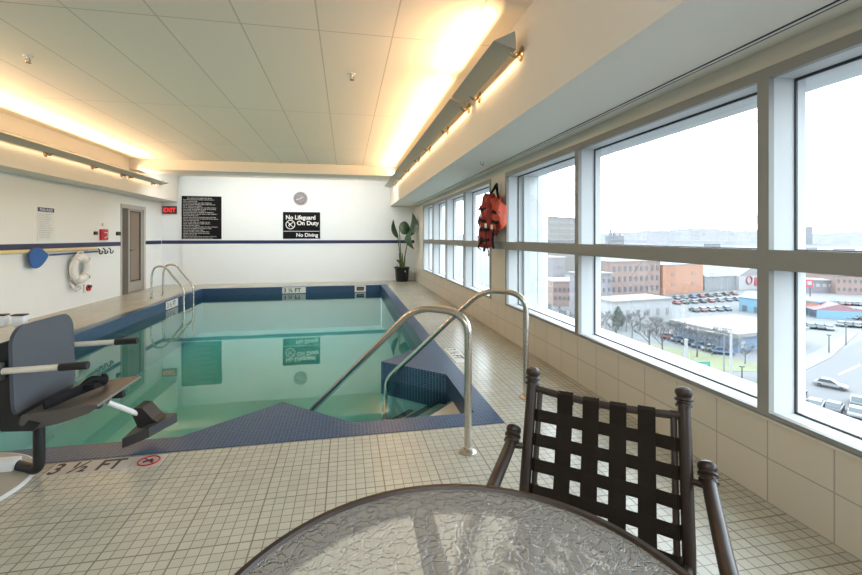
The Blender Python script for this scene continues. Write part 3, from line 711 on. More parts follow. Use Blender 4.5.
vest('bright orange life vest hanging behind the red one, nearer the wide window', 5.40, 1.985, 'orange', 1.90,
     [('collar', -.01, .08, 1.78, .06, .10, .11, -.1), ('front_panel', -.01, -.03, 1.63, .065, .12, .19, -.08), ('front_panel', -.02, .14, 1.58, .05, .09, .22, .1)],
     [(.0, 1.66, .12, -.075), (.02, 1.53, .13, -.075)], [(-.085, .05, 1.47)],
     [[(-.05, -.05, 1.5), (-.07, -.1, 1.42), (-.05, -.06, 1.37), (-.07, .02, 1.40)], [(-.04, .06, 1.46), (-.06, .1, 1.3), (-.05, .07, 1.18)]])

# ------------------------------------------------------------------ pool lift
pl_ = thing('pool_lift', 'grey pool lift chair with white armrests and footrest hanging over the pool edge', 'pool lift', (-1.9, 2.75, 0))
X0 = -1.70; Ya, Yb = 2.60, 3.11
# backrest, slightly reclined rounded slab
def rrect(y0, y1, z0, z1, r, x, lean, n=6):
    pts = []
    for (cy, cz, a0) in ((y1-r, z1-r, 0), (y0+r, z1-r, PI/2), (y0+r, z0+r, PI), (y1-r, z0+r, 3*PI/2)):
        for k in range(n+1):
            a = a0+PI/2*k/n; yy, zz = cy+r*math.cos(a), cz+r*math.sin(a); pts.append(Vector((x-lean*(zz-z0), yy, zz)))
    return pts
m = MB(); m.prism(rrect(Ya, Yb, .37, .865, .10, X0+.02, .03), (-.018, 0, 0)); br = m.build('backrest', 'grey_seat', pl_)
m = MB(); m.prism([(X0-.015, Ya+.02, .80), (X0-.10, Ya+.03, .77), (X0-.20, Ya+.05, .62), (X0-.20, Ya+.05, .40), (X0-.05, Ya+.02, .325), (X0+.10, Ya+.0, .325), (X0+.13, Ya+.0, .36), (X0+.02, Ya+.02, .40)], (0, Yb-Ya-.04, 0)); m.build('shell_back', 'black', pl_, 25)
# seat pan: curved section swept across
sec = [(X0+.03,.36),(X0+.04,.405),(X0+.12,.415),(X0+.25,.425),(X0+.35,.438),(X0+.39,.436),(X0+.395,.424),(X0+.35,.392),(X0+.22,.352),(X0+.09,.328)]
m = MB(); m.prism([(x, Ya+.01, z) for x, z in sec], (0, Yb-Ya-.02, 0)); m.build('seat', 'seat_pan', pl_, 50)
for (yy, xa, xb, nm) in ((2.595, -1.76, -1.35, 'near'), (3.15, -1.76, -1.35, 'far')):
    m = MB(); m.tube([(xa, yy, .645), (xb, yy, .655)], .0165, 10); ar = m.build('armrest', 'rod', pl_)
    m = MB(); m.tube([(xb-.125, yy, .652), (xb+.005, yy, .655)], .0215, 10); m.build('grip', 'black', ar)
    m = MB(); m.box(xa-.03, xa+.03, yy-.025, yy+.025, .60, .69, bevel=.006); m.build('hinge', 'foot', ar)
m = MB()
m.tube(spline([(X0+.12, Ya+.05, .435), (X0+.20, Ya+.18, .46), (X0+.27, Ya+.34, .47), (X0+.2, Yb-.06, .45)], 5), .028, 8, flat=(1, .35))
m.tube(spline([(X0+.20, Ya+.22, .46), (X0+.24, Ya+.26, .50), (X0+.29, Ya+.30, .47)], 5), .022, 8); m.box(X0+.22, X0+.28, Ya+.20, Ya+.29, .455, .485, bevel=.006)
m.build('lap_belt', 'soft_black', pl_)
for q in ((X0+.32, X0+.38, Ya+.30, Ya+.34, .365, .405), (X0+.26, X0+.31, Ya+.2, Ya+.24, .345, .385)): MB().box(*q, bevel=.005).build('under_seat_clip', 'black', pl_)
fa = Vector((-1.38, 2.86, .36)); fb = Vector((-1.275, 3.0, .225))
m = MB(); m.tube([fa, fb], .015, 10); m.build('footrest_tube', 'white', pl_)
fp = MB()
P4 = [at_y(122, 439, 2.96), at_y(149, 428, 2.90), at_y(177, 413, 3.08), at_y(150, 413, 3.22)]
fp.prism(P4, (0, 0, -.058)); ft = fp.build('footrest', 'foot', pl_, 0)
m = MB(); m.prism([at_y(u, v, 2.98) for u, v in ((131,413),(134,408),(142,408),(152,419),(157,422),(150,428),(138,428))], (.02, .09, .01)); m.build('footrest_bracket', 'black', ft, 0)
m = MB(); m.tube(fillet([(-1.672, 2.765, .38), (-1.672, 2.765, .035), (-1.84, 2.85, .045)], .06, 6), .027, 12); m.build('support_arm', 'black', pl_)
m = MB(); m.box(-2.75, -1.82, 2.80, 2.88, .025, .085, bevel=.012); m.build('lift_arm', 'white', pl_)
m = MB(); m.lathe([(0,0),(.42,0),(.42,.022),(.395,.03),(0,.03)], (-2.12, 2.66, 0), (0,0,1), 48); bp_ = m.build('base_plate', 'cream', pl_)
m = MB(); m.tube([(-2.12+.42*math.cos(q), 2.66+.42*math.sin(q), .012) for q in (2*PI*k/64 for k in range(64))], .012, 6, closed=True); m.build('base_rim', 'white', bp_)
m = MB(); m.box(-2.30, -2.16, 2.66, 2.80, .03, 1.15, bevel=.015); m.box(-2.62, -2.30, 2.66, 2.80, .03, .30, bevel=.015); m.build('mast', 'white', pl_)
m = MB(); m.box(-2.2, -1.88, 2.70, 2.76, .52, .60, bevel=.01); m.build('carrier_arm', 'foot', pl_)
for (x, y) in ((-1.815, 2.66), (-1.815, 2.80)):
    p = at_z(1 if y < 2.7 else 20, 320, .87)
    m = MB(); m.box(p.x-.032, p.x+.03, p.y-.02, p.y+.02, .835, .895, bevel=.008); q = m.build('headrest_socket', 'white', pl_)
    m = MB(); m.box(p.x-.034, p.x+.032, p.y-.022, p.y+.022, .895, .903, bevel=.003); m.build('socket_lid', 'black', q)

# ------------------------------------------------------------------ table
TC = Vector((.180, .612, 0)); TR = .457; TZ = .71
tb = thing('patio_table', 'round patio table with hammered glass top and brown metal rim', 'table', TC)
m = MB(); m.lathe([(TR-.020, TZ-.004), (TR-.016, TZ+.002), (TR-.006, TZ+.003), (TR, TZ-.005), (TR, TZ-.026), (TR-.012, TZ-.032), (TR-.02, TZ-.028), (TR-.020, TZ-.004)], TC, (0,0,1), 96); m.build('rim', 'brown', tb)
m = MB(); m.lathe([(0, TZ-.004), (TR-.016, TZ-.004)], TC, (0,0,1), 64); m.build('glass_top', 'tglass', tb, 60)
m = MB(); m.lathe([(TR-.075, TZ-.012), (TR-.02, TZ-.010), (TR-.02, TZ-.03), (TR-.075, TZ-.03), (TR-.075, TZ-.012)], TC, (0,0,1), 72); m.build('under_ring', 'brown', tb)
p_, q_ = at_z(419, 500, TZ-.02), at_z(437, 575, TZ-.02); p_.z = q_.z = 0
M['bar'] = plain('reddish_brown_bar', (.14,.065,.035), .5)
for a0, d_, nm in ((p_, (p_-q_).normalized(), 'bar'), (TC-Vector((0,.30,0)), Vector((1,.15,0)).normalized(), 'brown')):
    t0 = (a0-TC).dot(d_); ft_ = a0-d_*t0; hl = math.sqrt(max(.01, (TR-.03)**2-(ft_-TC).length_squared)); q = Vector((d_.y, -d_.x, 0))*.023
    a_, b_ = ft_-d_*hl, ft_+d_*hl; h_ = Vector((0,0,TZ-.034))
    MB().prism([a_-q+h_, a_+q+h_, b_+q+h_, b_-q+h_], (0,0,.020)).build('cross_bar', nm, tb, 0)
for k in range(4):
    a = k*PI/2+.9; e = Vector((math.cos(a), math.sin(a), 0))
    MB().tube(spline([TC+e*(TR-.06)+Vector((0,0,TZ-.04)), TC+e*.24+Vector((0,0,.42)), TC+e*.22+Vector((0,0,.25)), TC+e*.36+Vector((0,0,.012))], 6), .016, 10).build('leg', 'brown', tb)
MB().tube([TC+Vector((math.cos(q)*.23, math.sin(q)*.23, .33)) for q in (2*PI*k/32 for k in range(32))], .010, 8, closed=True).build('leg_ring', 'brown', tb)

# ------------------------------------------------------------------ chair
FW = Vector((-.595, -.803, 0)); FW.normalize()                      # where the sitter faces
RT = Vector((-FW.y, FW.x, 0))*-1                                     # across, from left post to right post in the picture
PL = Vector((.668, 1.462, 0)); PR = Vector((1.048, 1.180, 0)); RT = (PR-PL).normalized(); FW = Vector((RT.y, -RT.x, 0)); W = (PR-PL).length
if FW.y > 0: FW = -FW
ch = thing('patio_chair', 'dark brown metal patio chair with woven strap back, pulled up to the round table', 'chair', (PL+PR)/2+FW*.3)
LEAN = .36
def bk(w, z, out=0.0): # a point on the back plane
    return PL+RT*w+FW*(LEAN*(.86-z))+FW*out+Vector((0,0,z))
def finial(c, ax, r=.024):
    return [(0,.034*1.0),(r*.6,.032),(r*1.0,.024),(r*1.08,.014),(r*.95,.006),(r*.85,.002),(r*1.12,-.002),(r*1.12,-.008),(r*.85,-.012),(r*.85,-.016),(r*1.05,-.02),(r*1.05,-.028),(0,-.028)]
for i, w in enumerate((0.0, W)):
    low = bk(w, .40); m = MB(); m.tube(fillet([bk(w, .828), low, low-FW*.06+Vector((0,0,-.395))], .08, 6), .0185, 14); po = m.build('post', 'brown', ch)
    m = MB(); axv = (bk(w, .86)-bk(w, .76)).normalized(); m.lathe(finial(0, 0), bk(w, .831), axv, 20); m.build('finial', 'brown', po)
G = .030                                                              # gap from post axis to the inner frame
ztop, zbot = .796, .378
fr_pts = []
m = MB(); sag = lambda w: -.012*(math.sin(PI*(w/W)))-.016*(w/W)
m.tube(spline([bk(w, ztop+sag(w)) for w in (0, W*.25, W*.5, W*.75, W)], 6), .0125, 10); m.build('top_rail', 'brown', ch)
m = MB(); m.tube(spline([bk(w, zbot) for w in (0, W*.25, W*.5, W*.75, W)], 4), .0125, 10); m.build('bottom_rail', 'brown', ch)
for w in (G, W-G): MB().tube([bk(w, ztop-.005), bk(w, zbot)], .0095, 10).build('inner_rail', 'brown', ch)
inner = W-2*G; pitchw = inner/4.95; sw = .051
def band(m, pts, half, across, th=.0022):
    """flat strap along pts, half-width along `across`"""
    a = Vector(across).normalized(); L_ = []
    for p in pts:
        L_.append([m.bm.verts.new(p-a*half), m.bm.verts.new(p+a*half)])
    for p, q in zip(L_, L_[1:]): m.bm.faces.new((p[0], p[1], q[1], q[0]))
upv = (bk(0, .9)-bk(0, .4)).normalized(); nb = FW*1.0
nb = RT.cross(upv).normalized(); 
if nb.dot(FW) < 0: nb = -nb
ws = [G+pitchw*(k+.97)+.006 for k in range(4)]
hz = [.714-.0735*k for k in range(5)]
for i, w in enumerate(ws):
    m = MB(); pts = [bk(w, ztop-.035)-nb*.016, bk(w, ztop+sag(w)+.004)-nb*.013, bk(w, ztop+sag(w)+.0145), bk(w, ztop+sag(w)+.004)+nb*.014]
    for k, z in enumerate(hz): 
        s_ = 1 if (k+i) % 2 else -1
        pts.append(bk(w, z+.014-.014*w/W)+nb*.0026*s_); pts.append(bk(w, z-.014-.014*w/W)+nb*.0026*s_)
    pts += [bk(w, zbot+.006)+nb*.013, bk(w, zbot-.013), bk(w, zbot)-nb*.013]
    band(m, pts, sw/2, RT); o = m.build('vertical_strap', 'strap', ch, 0)
    sm = o.modifiers.new('thick', 'SOLIDIFY'); sm.thickness = .003; sm.offset = 0
for k, z in enumerate(hz):
    m = MB(); zk = z; z = zk-.014*G/W; pts = [bk(G+.01, z)-nb*.013, bk(G-.0105, z), bk(G, z)+nb*.0125]
    for i, w in enumerate(ws):
        s_ = -1 if (k+i) % 2 else 1
        z = zk-.014*w/W; pts.append(bk(w-.012, z)+nb*.0026*s_); pts.append(bk(w+.012, z)+nb*.0026*s_)
    z = zk-.014
    pts += [bk(W-G, z)+nb*.0125, bk(W-G+.0105, z), bk(W-G-.01, z)-nb*.013]
    band(m, pts, .0195, upv); o = m.build('horizontal_strap', 'strap', ch, 0)
    sm = o.modifiers.new('thick', 'SOLIDIFY'); sm.thickness = .003; sm.offset = 0
# arms that sweep forward into the front legs
for i, (w, sgn) in enumerate(((0.0, -1), (W, 1))):
    o_ = RT*sgn*.055; top = bk(w, .632)+o_+FW*.0
    pts = [top, top+FW*.055+Vector((0,0,-.018)), top+FW*.22+Vector((0,0,-.050)), top+FW*.40+Vector((0,0,-.085)), top+FW*.50+Vector((0,0,-.19)), top+FW*.52+Vector((0,0,-.45)), Vector((*(top+FW*.54).xy, .01))]
    m = MB(); m.tube(spline(pts, 7), .0195, 14); ar = m.build('arm', 'brown', ch)
    m = MB(); m.lathe(finial(0, 0, .025), top-FW*.006+Vector((0,0,.008)), (-FW*.72+Vector((0,0,.70))), 20); m.build('finial', 'brown', ar)
    m = MB(); m.tube([bk(w, .614), bk(w, .614)+o_+FW*.016], .010, 10); m.build('arm_bracket', 'brown', ar)
# seat
m = MB(); sq = [bk(G*.2, .40), bk(W-G*.2, .40)]; f0, f1 = sq[0]+FW*.42+Vector((0,0,.02)), sq[1]+FW*.42+Vector((0,0,.02))
m.tube(fillet([sq[0], f0, f1, sq[1]], .05, 5), .013, 10); m.build('seat_frame', 'brown', ch)
for k in range(5):
    t = (k+.6)/5.2; m = MB(); a_, b_ = sq[0].lerp(f0, t), sq[1].lerp(f1, t)
    band(m, [a_+Vector((0,0,.013)), a_.lerp(b_, .5)+Vector((0,0,.0)), b_+Vector((0,0,.013))], .024, FW); o = m.build('seat_strap', 'strap', ch, 0); sm = o.modifiers.new('thick', 'SOLIDIFY'); sm.thickness = .003
for k in range(4):
    t = (k+1)/5; m = MB(); a_, b_ = sq[0].lerp(sq[1], t), f0.lerp(f1, t)
    band(m, [a_+Vector((0,0,.013)), a_.lerp(b_, .5)+Vector((0,0,.005)), b_+Vector((0,0,.014))], .022, RT); o = m.build('seat_strap', 'strap', ch, 0); sm = o.modifiers.new('thick', 'SOLIDIFY'); sm.thickness = .003

exec_city = True
# ------------------------------------------------------------------ the city below (street level 25 m under the deck)
GZ = -25.0
def g(u, v, z=GZ): return at_z(u, v, z)
m = MB(); m.box(4, 2600, -900, 2600, GZ-.6, GZ); struct('ground', m, 'ground')
def ground_patch(name, uv, mat, h=.05):
    m = MB(); m.prism([g(u, v) for u, v in uv], (0, 0, h)); return struct(name, m, mat)
ground_patch('lawn', [(600,334),(640,342),(700,352),(757,364),(757,371),(720,372),(668,360),(600,346)], 'grass')
ground_patch('street', [(560,345),(600,350),(690,372),(760,378),(800,377),(838,352),(862,340),(880,345),(880,420),(700,420)], 'road', .03)
ground_patch('sidewalk', [(762,378),(797,375),(832,357),(858,333),(848,332),(815,352),(790,362),(757,366)], 'walk', .12)
ground_patch('sidewalk', [(780,388),(806,386),(806,388),(780,390)], 'line', .06)
ground_patch('sidewalk', [(838,374),(860,364),(861,366),(839,376)], 'line', .06)

def building(name, label, cat, u0, v0, u1, v1, vtop, depth, wall, roof=None, rows=0, cols=0, win='win', wz=(.16, .86), frac=(.5, .5), roof_h=.5, eave=0.0, group=None, z0=GZ, gable=0.0):
    a = g(u0, v0, z0); b = g(u1, v1, z0); r = ray(u0, v0); d0 = a.x/r[0]; h = (H+ray(u0, vtop)[2]*d0)-z0
    al = (b-a); L_ = al.length; e = al.normalized(); n_ = Vector((-e.y, e.x, 0))
    if n_.dot(Vector((a.x, a.y, 0))) < 0: n_ = -n_
    t = thing(name, label, cat, (a+b)/2+n_*depth/2, group)
    MB().prism([a, b, b+n_*depth, a+n_*depth], (0,0,h)).build('wall', wall, t, 0)
    if roof:
        if gable:
            m = MB(); q = [(-eave, h), (depth/2, h+gable), (depth+eave, h)]
            m.prism([a+n_*x+Vector((0,0,z-0.0)) for x, z in q], al); m.build('roof', roof, t, 0)
        else:
            MB().prism([q+Vector((0,0,h)) for q in (a-e*eave-n_*eave, b+e*eave-n_*eave, b+e*eave+n_*(depth+eave), a-e*eave+n_*(depth+eave))], (0,0,roof_h)).build('roof', roof, t, 0)
    for i in range(rows):
        for j in range(cols):
            zc_ = h*(wz[0]+(wz[1]-wz[0])*(i+.5)/rows); hw = L_/cols*frac[0]/2; hh = h*(wz[1]-wz[0])/rows*frac[1]/2; c_ = a+e*(L_*(j+.5)/cols)
            m = MB(); m.prism([c_-e*hw-n_*.12+Vector((0,0,zc_-hh)), c_+e*hw-n_*.12+Vector((0,0,zc_-hh)), c_+e*hw-n_*.12+Vector((0,0,zc_+hh)), c_-e*hw-n_*.12+Vector((0,0,zc_+hh))], n_*.2)
            m.build('window', win, t, 0)
    t['_h'] = h
    return t, a, e, n_, L_, h
building('brick_factory', 'pinkish brick factory building with three rows of dark windows', 'building', 611, 298, 660, 295, 262.5, 9, 'brickpink', 'roofwhite', 3, 9, wz=(.08,.96), frac=(.42,.5), eave=.3)
building('brick_wing', 'grey brick building with a flat white roof at the near side of the pink factory', 'building', 585, 318, 612, 316, 275, 8, 'brickgrey', 'roofwhite', 4, 5, wz=(.12,.95), frac=(.35,.45), eave=.4)
building('white_shed', 'low white flat building between the bare trees and the brick factory', 'building', 613, 327, 672, 322, 303, 10, 'bwhite', 'roofwhite', 1, 6, win='bgrey', frac=(.3,.4), eave=.3)
building('orange_building', 'bright orange brick warehouse beside the pink factory', 'building', 663, 295, 703, 291.5, 266, 10, 'orangewall', 'roofwhite', 2, 2, win='brickpink', frac=(.2,.3), eave=.2)
building('grey_warehouse', 'long pale grey warehouse to the right of the orange brick warehouse', 'building', 704.5, 291, 737, 289.5, 277, 12, 'bgrey', 'roofwhite', 1, 5, win='bwhite', wz=(.0,.9), frac=(.08,.95), eave=.4, gable=5)
wt, a, e, n_, L_, h = building('white_hall', 'white hall with an arched roof and red signs behind the car park', 'building', 739, 290, 788, 287, 276, 14, 'bwhite', None)
m = MB(); arc = [a+e*(L_*k/16)+Vector((0,0,h-.1+math.sin(PI*k/16)*5.5)) for k in range(17)]; m.prism(arc, n_*14); m.build('arched_roof', 'roofwhite', wt, 40)
m = MB(); m.tube([a+e*(L_*.19)+Vector((math.cos(q)*2.0*e.x, math.cos(q)*2.0*e.y, h*.68+math.sin(q)*2.0))-n_*.3 for q in (2*PI*k/20 for k in range(20))], .28, 6, closed=True); m.build('ring_emblem', 'sred', wt)
m = MB(); c_ = a+e*(L_*.30)-n_*.3; m.prism([c_+Vector((0,0,h*.25)), c_+e*4.6+Vector((0,0,h*.25)), c_+e*4.6+Vector((0,0,h*.85)), c_+Vector((0,0,h*.85))], n_*.3); m.build('red_panel', 'sred', wt, 0)
building('blue_shop', 'bright blue low building with a lavender roof beside the car park', 'building', 739, 311, 775, 316, 297, 10, 'bteal', 'roofpurple', 1, 3, win='win', wz=(0,.5), frac=(.4,.8), gable=2.0, eave=.4)
building('blue_shop', 'light blue building with a faded red roof across the street', 'building', 787, 308, 817, 318, 301, 12, 'bteal', 'roofpink', 1, 4, win='win', wz=(0,.75), frac=(.75,.7), gable=2.2, eave=.8)
building('shop_annex', 'brick-red annex with white shopfronts on the right end of the light blue building', 'building', 819, 316, 834, 314, 303, 7, 'orangewall', 'bteal', 1, 5, win='bwhite', wz=(.05,.6), frac=(.6,.8), eave=.3)
building('flat_roof_shop', 'low blue building with a wide white flat roof behind the bare trees', 'building', 674, 336, 737, 352, 323, 23, 'bblue', 'roofwhite', 1, 7, win='bwhite', wz=(.1,.8), frac=(.25,.7), roof_h=.8, eave=.8)
building('flat_roof_shop', 'blue fronted shop wing at the right end of the white flat roof', 'building', 738, 353, 757, 347, 339, 12, 'bblue', 'roofwhite', 1, 2, win='bwhite', frac=(.5,.7), eave=.3)
building('long_brick_building', 'long low brick building with a dark base in the right windows', 'building', 836, 294, 905, 296, 276, 25, 'brickpink', 'roofwhite', 2, 12, win='win', wz=(.05,.95), frac=(.4,.4), eave=.3)
building('dark_store', 'dark fronted store with a white striped canopy behind the red billboard', 'building', 796, 292, 834, 293, 280, 8, 'brickgrey', 'bwhite', 1, 6, win='bwhite', wz=(.4,.8), frac=(.6,.6), eave=.4)
building('beige_tower', 'pale beige apartment block seen above the transom beside the white pier', 'building', 549, 275, 577, 272, 217, 30, 'beige_tower', 'haze', 4, 3, win='haze', wz=(.55,.97), frac=(.9,.35), eave=.3)
building('beige_annex', 'small grey flat-roofed building at the foot of the beige apartment block', 'building', 553, 300, 565, 299, 258, 20, 'brickgrey', 'bwhite', 4, 3, win='haze', frac=(.5,.4), eave=.3)
building('row_houses', 'pale row of old brick houses below the beige apartment block', 'building', 553, 306, 580, 306, 282, 14, 'brickpink', 'bwhite', 2, 6, win='win', frac=(.4,.4), eave=.3)
building('skyline_tower', 'lone grey tower on the hazy skyline in the rightmost window', 'building', 804, 246, 812.5, 246, 227, 60, 'haze', 'bgrey', 3, 2, win='bgrey', frac=(.6,.4), wz=(.4,.95))
# church on the skyline
def far(u, v, D):
    r = ray(u, v); return Vector((r[0]*D, r[1]*D, H+r[2]*D))
cs = thing('skyline_church', 'tiny hazy church with pointed spires on the skyline', 'building', far(616, 240, 1200))
p0, p1 = far(608, 240, 1200), far(624, 240, 1200); e = (p1-p0).normalized(); n_ = Vector((-e.y, e.x, 0))
MB().prism([p0-Vector((0,0,20)), p1-Vector((0,0,20)), p1+Vector((0,0,12)), p0+Vector((0,0,12))], n_*20).build('nave', 'haze', cs, 0)
for k, hh in ((.2, 38), (.45, 30), (.8, 26)):
    c_ = p0.lerp(p1, k)+n_*5; MB().lathe([(4, -10), (4, hh*.5), (0, hh)], c_, (0,0,1), 6).build('spire', 'haze', cs, 0)
# hills on the horizon
m = MB(); rh = random.Random(5); prev = None
for i in range(121):
    u = 380+i*6; D = 1900
    if True:
        vt = 237.0-(1.5+3.2*abs(math.sin(i*.09+1))+1.4*math.sin(i*.31)+rh.uniform(-.7, .7)) if u < 640 else 237.0-(4.0+4.0*max(0, math.sin((u-560)*.0125))+1.2*math.sin(i*.5)+rh.uniform(-.7,.7))
    top = far(u, vt, D); base = far(u, 247, D*.62); base.z = GZ
    q = (m.bm.verts.new(base), m.bm.verts.new(top), m.bm.verts.new((top.x*1.2, top.y*1.2, GZ)))
    if prev:
        m.bm.faces.new((prev[0], q[0], q[1], prev[1])); m.bm.faces.new((prev[1], q[1], q[2], prev[2]))
    prev = q
def hill_mat():
    mm, nt, out = new_mat('hazy_hillside'); N = nt.nodes.new; L = nt.links.new
    gg = N('ShaderNodeNewGeometry'); v = N('ShaderNodeTexVoronoi'); v.inputs['Scale'].default_value = .055; L(gg.outputs['Position'], v.inputs['Vector'])
    cr = N('ShaderNodeValToRGB'); cr.color_ramp.elements[0].color = (.132,.136,.146,1); cr.color_ramp.elements[1].color = (.172,.170,.168,1)  # distance haze painted into the hillside as pale ramp colours
    sx = N('ShaderNodeSeparateColor'); L(v.outputs['Color'], sx.inputs[0]); L(sx.outputs[0], cr.inputs[0])
    b = P(nt, (.3,.3,.3), 1, 0, 0); L(cr.outputs[0], b.inputs['Base Color']); L(b.outputs[0], out.inputs[0]); return mm
M['hill'] = hill_mat(); struct('hills', m, 'hill')
# middle-distance blocks below the transom line
rb = random.Random(11)
for i in range(16):
    u = 588+i*17+rb.uniform(-4, 4); v = 255+rb.uniform(-5, 4); 
    if 752 < u < 795: continue
    p = ['bwhite', 'bgrey', 'brickpink', 'haze'][i % 4]
    building('distant_block', f"hazy {['white','pale grey','pinkish','grey'][i % 4]} block far off, {['first','second','third','fourth','fifth','sixth','seventh','eighth','ninth','tenth','eleventh','twelfth','thirteenth','fourteenth','fifteenth','sixteenth'][i]} from the left just under the horizon", 'building', u, v, u+12, v, v-6.5, 15, p, 'roofwhite', 1, 3, win='haze', frac=(.5,.4), group='distant city blocks')

# ---- trees
def bare_tree(label, u, v, h, seed, spread=.34, group='bare street trees', mat='tree'):
    b = g(u, v); t = thing('bare_tree', label, 'tree', b, group); rr = random.Random(seed)
    m = MB(); m.tube([b, b+Vector((.1,0,h*.35)), b+Vector((0,.1,h*.6))], [h*.024, h*.018, h*.010], 6); m.build('trunk', mat, t)
    m = MB()
    def br(p, d, l, r, k):
        q = p+d*l; md = p+d*l*.5+Vector((rr.uniform(-1,1), rr.uniform(-1,1), 0))*l*.06
        m.tube([p, md, q], [r, r*.8, r*.55], 4, cap=False)
        if k == 0: return
        for _ in range(4 if k > 1 else 5):
            nd = (d+Vector((rr.uniform(-1,1), rr.uniform(-1,1), rr.uniform(-.25,.7)))*.75).normalized(); br(p+d*l*rr.uniform(.55, 1), nd, l*rr.uniform(.55,.75), r*.55, k-1)
    for k in range(6):
        a = k*1.05+rr.uniform(-.3,.3); z = h*rr.uniform(.28, .55)
        br(b+Vector((0,0,z)), Vector((math.cos(a)*.75, math.sin(a)*.75, .75)).normalized(), h*.25, h*.010, 3)
    m.build('branches', mat, t, 0)
ORD = ['first','second','third','fourth','fifth','sixth','seventh','eighth','ninth','tenth','eleventh','twelfth','thirteenth','fourteenth','fifteenth','sixteenth','seventeenth','eighteenth','nineteenth','twentieth']
tl = [(601,338,7),(616,342,8),(632,338,6.5),(649,354,9),(662,356,8),(676,344,6.5),(697,357,8),(719,352,6)]
for i, (u, v, h) in enumerate(tl): bare_tree(f'leafless grey street tree, {ORD[i]} from the left along the grass strip', u, v, h, 20+i)
for i, (u, v, h) in enumerate([(606,330,6),(626,332,5.5),(640,330,6.5),(656,336,6),(668,341,5.5),(684,345,6),(706,352,6.5),(712,356,5),(730,360,5.5),(745,364,5)]): bare_tree(f'small leafless tree of the back row, {ORD[i]} from the left, close to the buildings', u, v, h, 70+i, group='small bare trees')
for i, (u, v, h) in enumerate([(556,330,9),(570,338,8)]): bare_tree(f"leafless tree below the beige apartment block, the {['left','right'][i]} one", u, v, h, 50+i)
def shrub(label, u, v, h):
    b = g(u, v); t = thing('evergreen_tree', label, 'tree', b); rr = random.Random(int(u))
    MB().tube([b, b+Vector((0,0,h*.4))], h*.03, 6).build('trunk', 'tree', t)
    m = MB()
    for _ in range(420):
        a = rr.uniform(0, 2*PI); z = rr.uniform(.18, 1); rad = h*.28*math.sin(PI*min(1, z*.85+.12))*rr.uniform(.4, 1)
        c_ = b+Vector((math.cos(a)*rad, math.sin(a)*rad, h*z)); s_ = h*.05; q = Euler((rr.uniform(0,6), rr.uniform(0,6), 0)).to_matrix()
        m.poly([c_+q @ Vector((-s_,-s_*.6,0)), c_+q @ Vector((s_,-s_*.6,0)), c_+q @ Vector((0,s_,0))])
    m.build('crown', 'evergreen', t, 0)
shrub('dark green evergreen tree among the bare trees by the white shed', 618, 330, 6.5)

# ---- cars
def car_proto(col):
    r = thing('car', 'x', 'car', (0,0,0)); L_, Wd = 4.5, 1.8
    side = [(-2.25,.35),(-2.22,.80),(-1.6,.92),(.55,.95),(1.9,.82),(2.22,.65),(2.25,.35)]
    m = MB(); m.prism([(x, -.9, z) for x, z in side], (0, 1.8, 0)); bmesh.ops.bevel(m.bm, geom=list(m.bm.edges), offset=.07, segments=1, affect='EDGES'); m.build('body', 'car_'+col, r, 50)
    cab = [(-1.75,.92),(-1.25,1.42),(.15,1.45),(.95,.95)]
    m = MB(); m.prism([(x, -.78, z) for x, z in cab], (0, 1.56, 0)); m.build('cabin_glass', 'carglass', r, 0)
    m = MB(); m.prism([(x, -.74, z) for x, z in [(-1.28,1.40),(-1.2,1.48),(.12,1.50),(.2,1.42)]], (0, 1.48, 0)); m.build('roof', 'car_'+col, r, 0)
    for x in (-1.4, 1.4):
        for y in (-.8, .8): MB().lathe([(0,-.1),(.33,-.1),(.33,.1),(0,.1)], (x, y, .33), (0,1,0), 14).build('wheel', 'tyre', r)
    return r
protos = {}
def car(col, label, u, v, heading, group='parked cars', sc=1.0):
    if col not in protos: o = car_proto(col); protos[col] = o
    else: o = copy_tree(protos[col])
    o.location = g(u, v)+Vector((0,0,.05)); o.rotation_euler = (0, 0, heading); o.scale = (1,1,1)
    tag(o, label, 'car', group)
    return o
car('white', 'white sedan driving along the street in the rightmost window', 831, 388, math.radians(-62), 'cars on the street')
for (c_, lb, u, v, hd) in (('green', 'dark green car low at the left edge of the rightmost window', 797, 405, 20), ('silver', 'silver car just left of the dark truck-like car at the window sill', 816, 408, 30), ('dark', 'dark car in the middle of the row above the window sill', 835, 411, 28), ('green', 'dark teal car at the right end of the row above the sill', 858, 405, 35), ('silver', 'pale silver car partly hidden by the sill at the right picture edge', 857, 416, 30), ('white', 'white car at the left window edge behind the dark green car', 796, 396, 20)):
    car(c_, lb, u, v, math.radians(hd), 'cars above the window sill')
for i in range(4): car(['dark','green','dark','silver'][i], f'dark toned car parked by the light blue building, {ORD[i]} from the left', 801+i*9, 327+i*.9, math.radians(50), 'cars beside the light blue building')
rr = random.Random(9); k = 0
for r_, (u0, v0, du, dv, nn, lbl) in enumerate(((838, 311, 7.6, .6, 4, 'back'), (840, 318, 8, .6, 4, 'middle'), (842, 326, 8.4, .6, 4, 'front'))):
    for j in range(nn):
        c_ = ['white','silver','dark','silver','white','dark'][(j+r_*2) % 6]
        car(c_, f'{c_} car, {ORD[j]} from the left in the {lbl} row by the long brick building', u0+j*du, v0+j*dv, math.radians(20), 'cars in the right lot')
for r_, (u0, v0, du, dv, nn, lbl) in enumerate(((676, 299, 8.2, -.6, 8, 'back'), (676, 304, 8.6, -.5, 8, 'second'), (694, 311.5, 8.0, -.3, 5, 'front'))):
    for j in range(nn):
        c_ = ['silver','red','dark','white','dark','red','blue','white'][(j*3+r_) % 8]
        car(c_, f'{c_} car, {ORD[j]} from the left in the {lbl} row before the orange warehouse', u0+j*du, v0+j*dv, math.radians(75), 'cars in the left lot')
